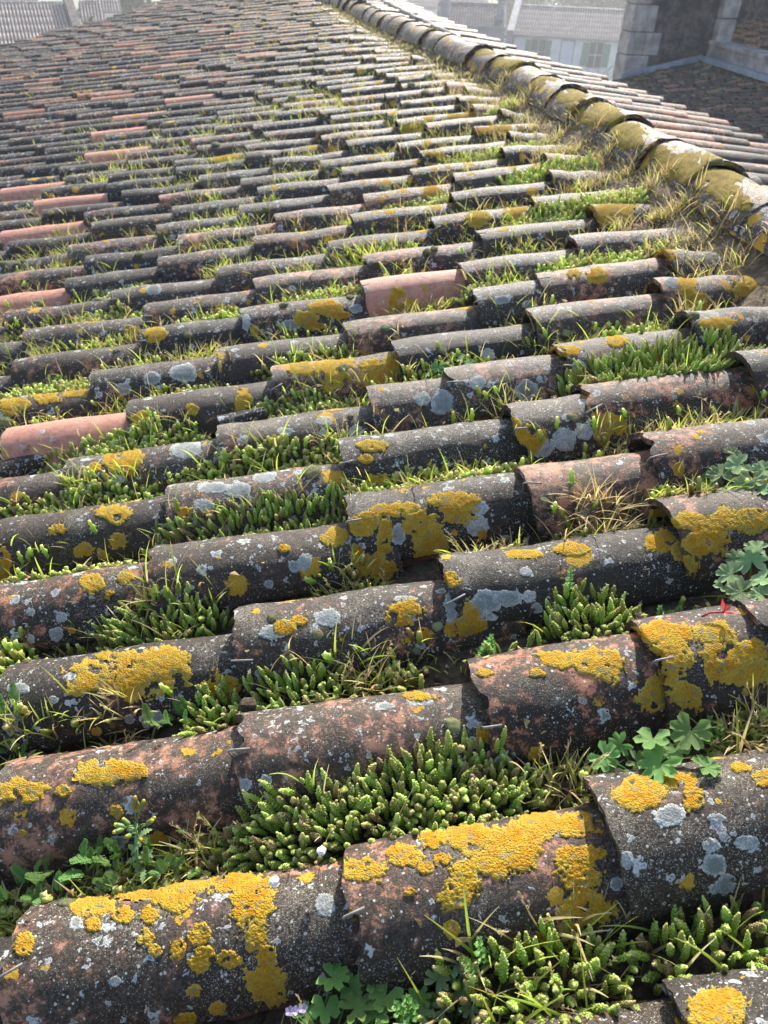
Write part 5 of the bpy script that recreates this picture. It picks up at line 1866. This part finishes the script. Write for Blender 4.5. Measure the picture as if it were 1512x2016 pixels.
# --- grass, seedlings and stonecrop too far off or too small to tell apart
rf_ = random.Random(77)
RP.seed(5)
fg = MB()
for k in range(2, 58):
    v = vgap(k)
    ua, ub = max(u_at(-30, v, -.09), -5.5), min(ridge_u(v) - .10, u_at(1545, v, -.09))
    n = int((ub - ua) / .026)
    for i in range(n):
        u = rf_.uniform(ua, ub)
        if v > far_v(u) - .2:
            continue
        rel = ridge_u(v) - u
        dens = .22 + .14 * min(1, k / 8) + .6 * math.exp(-rel / .7) + .6 * max(0, noise.noise(Vector((u * 1.3, v * .9, 9)))) + (.34 if 5 < k < 26 and rel < 2.4 else 0)
        if k > 26:
            dens *= .5
        if u < -.7 - .03 * k and k > 9:
            dens *= .3
        clus = noise.noise(Vector((u * 2.1, v * 1.5, 31))) + .5 * noise.noise(Vector((u * 5, v * 3.3, 12)))
        dens *= max(.08, min(1.7, .75 + 2.2 * clus)) if rel > .35 else 1
        if rf_.random() > dens:
            continue
        kind_ = rf_.random()
        lod = 5 if k < 14 else 3
        nb = rf_.randint(7, 18) if k < 24 else rf_.randint(2, 5)
        hh = rf_.uniform(.024, .055) * (1 if k < 7 else 1.25)
        for j in range(nb):
            uu, vv = u + rf_.gauss(0, .018), v + rf_.gauss(0, .022)
            d_ = Vector((rf_.gauss(0, .5), rf_.gauss(-.05, .5), 1))
            blade(fg, Vector((uu, vv, surf(uu, vv))), d_, hh * rf_.uniform(.7, 1.4), rf_.uniform(.002, .0034) * (.85 if k < 20 else 1.2), rf_.uniform(.4, 1.4), 1 if rf_.random() < (.85 if rel < .5 else .42) else 0, rf_.random(), lod)
        if kind_ < (.45 if k < 9 else .22) and k < 30 and rel > .3:
            for j in range(rf_.randint(4, 12)):
                uu, vv = u + rf_.gauss(0, .03), v + rf_.gauss(0, .02)
                stem_mid(fg, T(uu, vv, surf(uu, vv) - .004) @ Matrix.Rotation(rf_.gauss(0, .2), 4, 'X'), rf_.uniform(.020, .036), .0046, rf_.random(), 5, 5, 2 if rf_.random() < .8 else 3)
# dry fringe on the soil under the ridge
for i in range(4200):
    v = 1.6 + 8.4 * rf_.random() ** 1.15
    u = ridge_u(v) - .12 - abs(rf_.gauss(0, .14))
    big = 1 + v * .07
    d_ = Vector((rf_.gauss(-.3, .6), rf_.gauss(0, .5), 1))
    blade(fg, Vector((u, v, max(surf(u, v), -.085 + .09 * max(0, 1 - (ridge_u(v) - u - .08) / .22)) - .012)), d_, rf_.uniform(.018, .045), rf_.uniform(.002, .003) * big, rf_.uniform(.5, 1.6), 1 if rf_.random() < .72 else 0, rf_.random(), 3)
o = fg.build('grass', [M['grass_green'], M['grass_dry'], M['stone_crop'], M['stone_crop_red']])
o.matrix_world = MR
tag(o, 'thin grass and seedlings sprinkled through the far gutters and under the ridge', 'grass', kind='stuff')
# crumbs of soil and dead leaf litter in the gutters
lt = MB()
for i in range(2600):
    k = rf_.randint(-1, 11)
    v = vgap(k) + rf_.gauss(0, .028)
    u = rf_.uniform(max(u_at(-30, vgap(k), -.09), -3), min(ridge_u(v) - .1, u_at(1545, vgap(k), -.09)))
    p = Vector((u, v, surf(u, v) + .002))
    s_ = rf_.uniform(.002, .006)
    pts = [p + Vector((rf_.gauss(0, 1), rf_.gauss(0, 1), rf_.uniform(-.3, 1))) * s_ for _ in range(4)]
    lt.add(pts, [(0, 1, 2), (0, 2, 3), (0, 3, 1), (1, 3, 2)], 0 if rf_.random() < .6 else 1, False, t=rf_.random(), rnd=rf_.random())
o = lt.build('soil_crumbs', [M['soil'], M['grass_dry']])
o.matrix_world = MR
tag(o, 'crumbs of soil and dead leaves lying in the gutters', 'litter', kind='stuff')

# ------------------------------------------------------------------ haze
hz = bpy.data.meshes.new('haze')
hb = MB()
hb.box((-520, -120, -14.5), (520, 1020, 25))
hm = bpy.data.materials.new('thin_haze')
hm.use_nodes = True
hm.node_tree.nodes.clear()
ho = hm.node_tree.nodes.new('ShaderNodeOutputMaterial')
hv_ = hm.node_tree.nodes.new('ShaderNodeVolumePrincipled')
hv_.inputs['Color'].default_value = (.90, .92, .97, 1)
hv_.inputs['Density'].default_value = .0017
hv_.inputs['Anisotropy'].default_value = .35
hm.node_tree.links.new(hv_.outputs[0], ho.inputs['Volume'])
tag(hb.build('haze', hm), 'thin bright haze in the air', 'haze', kind='stuff')
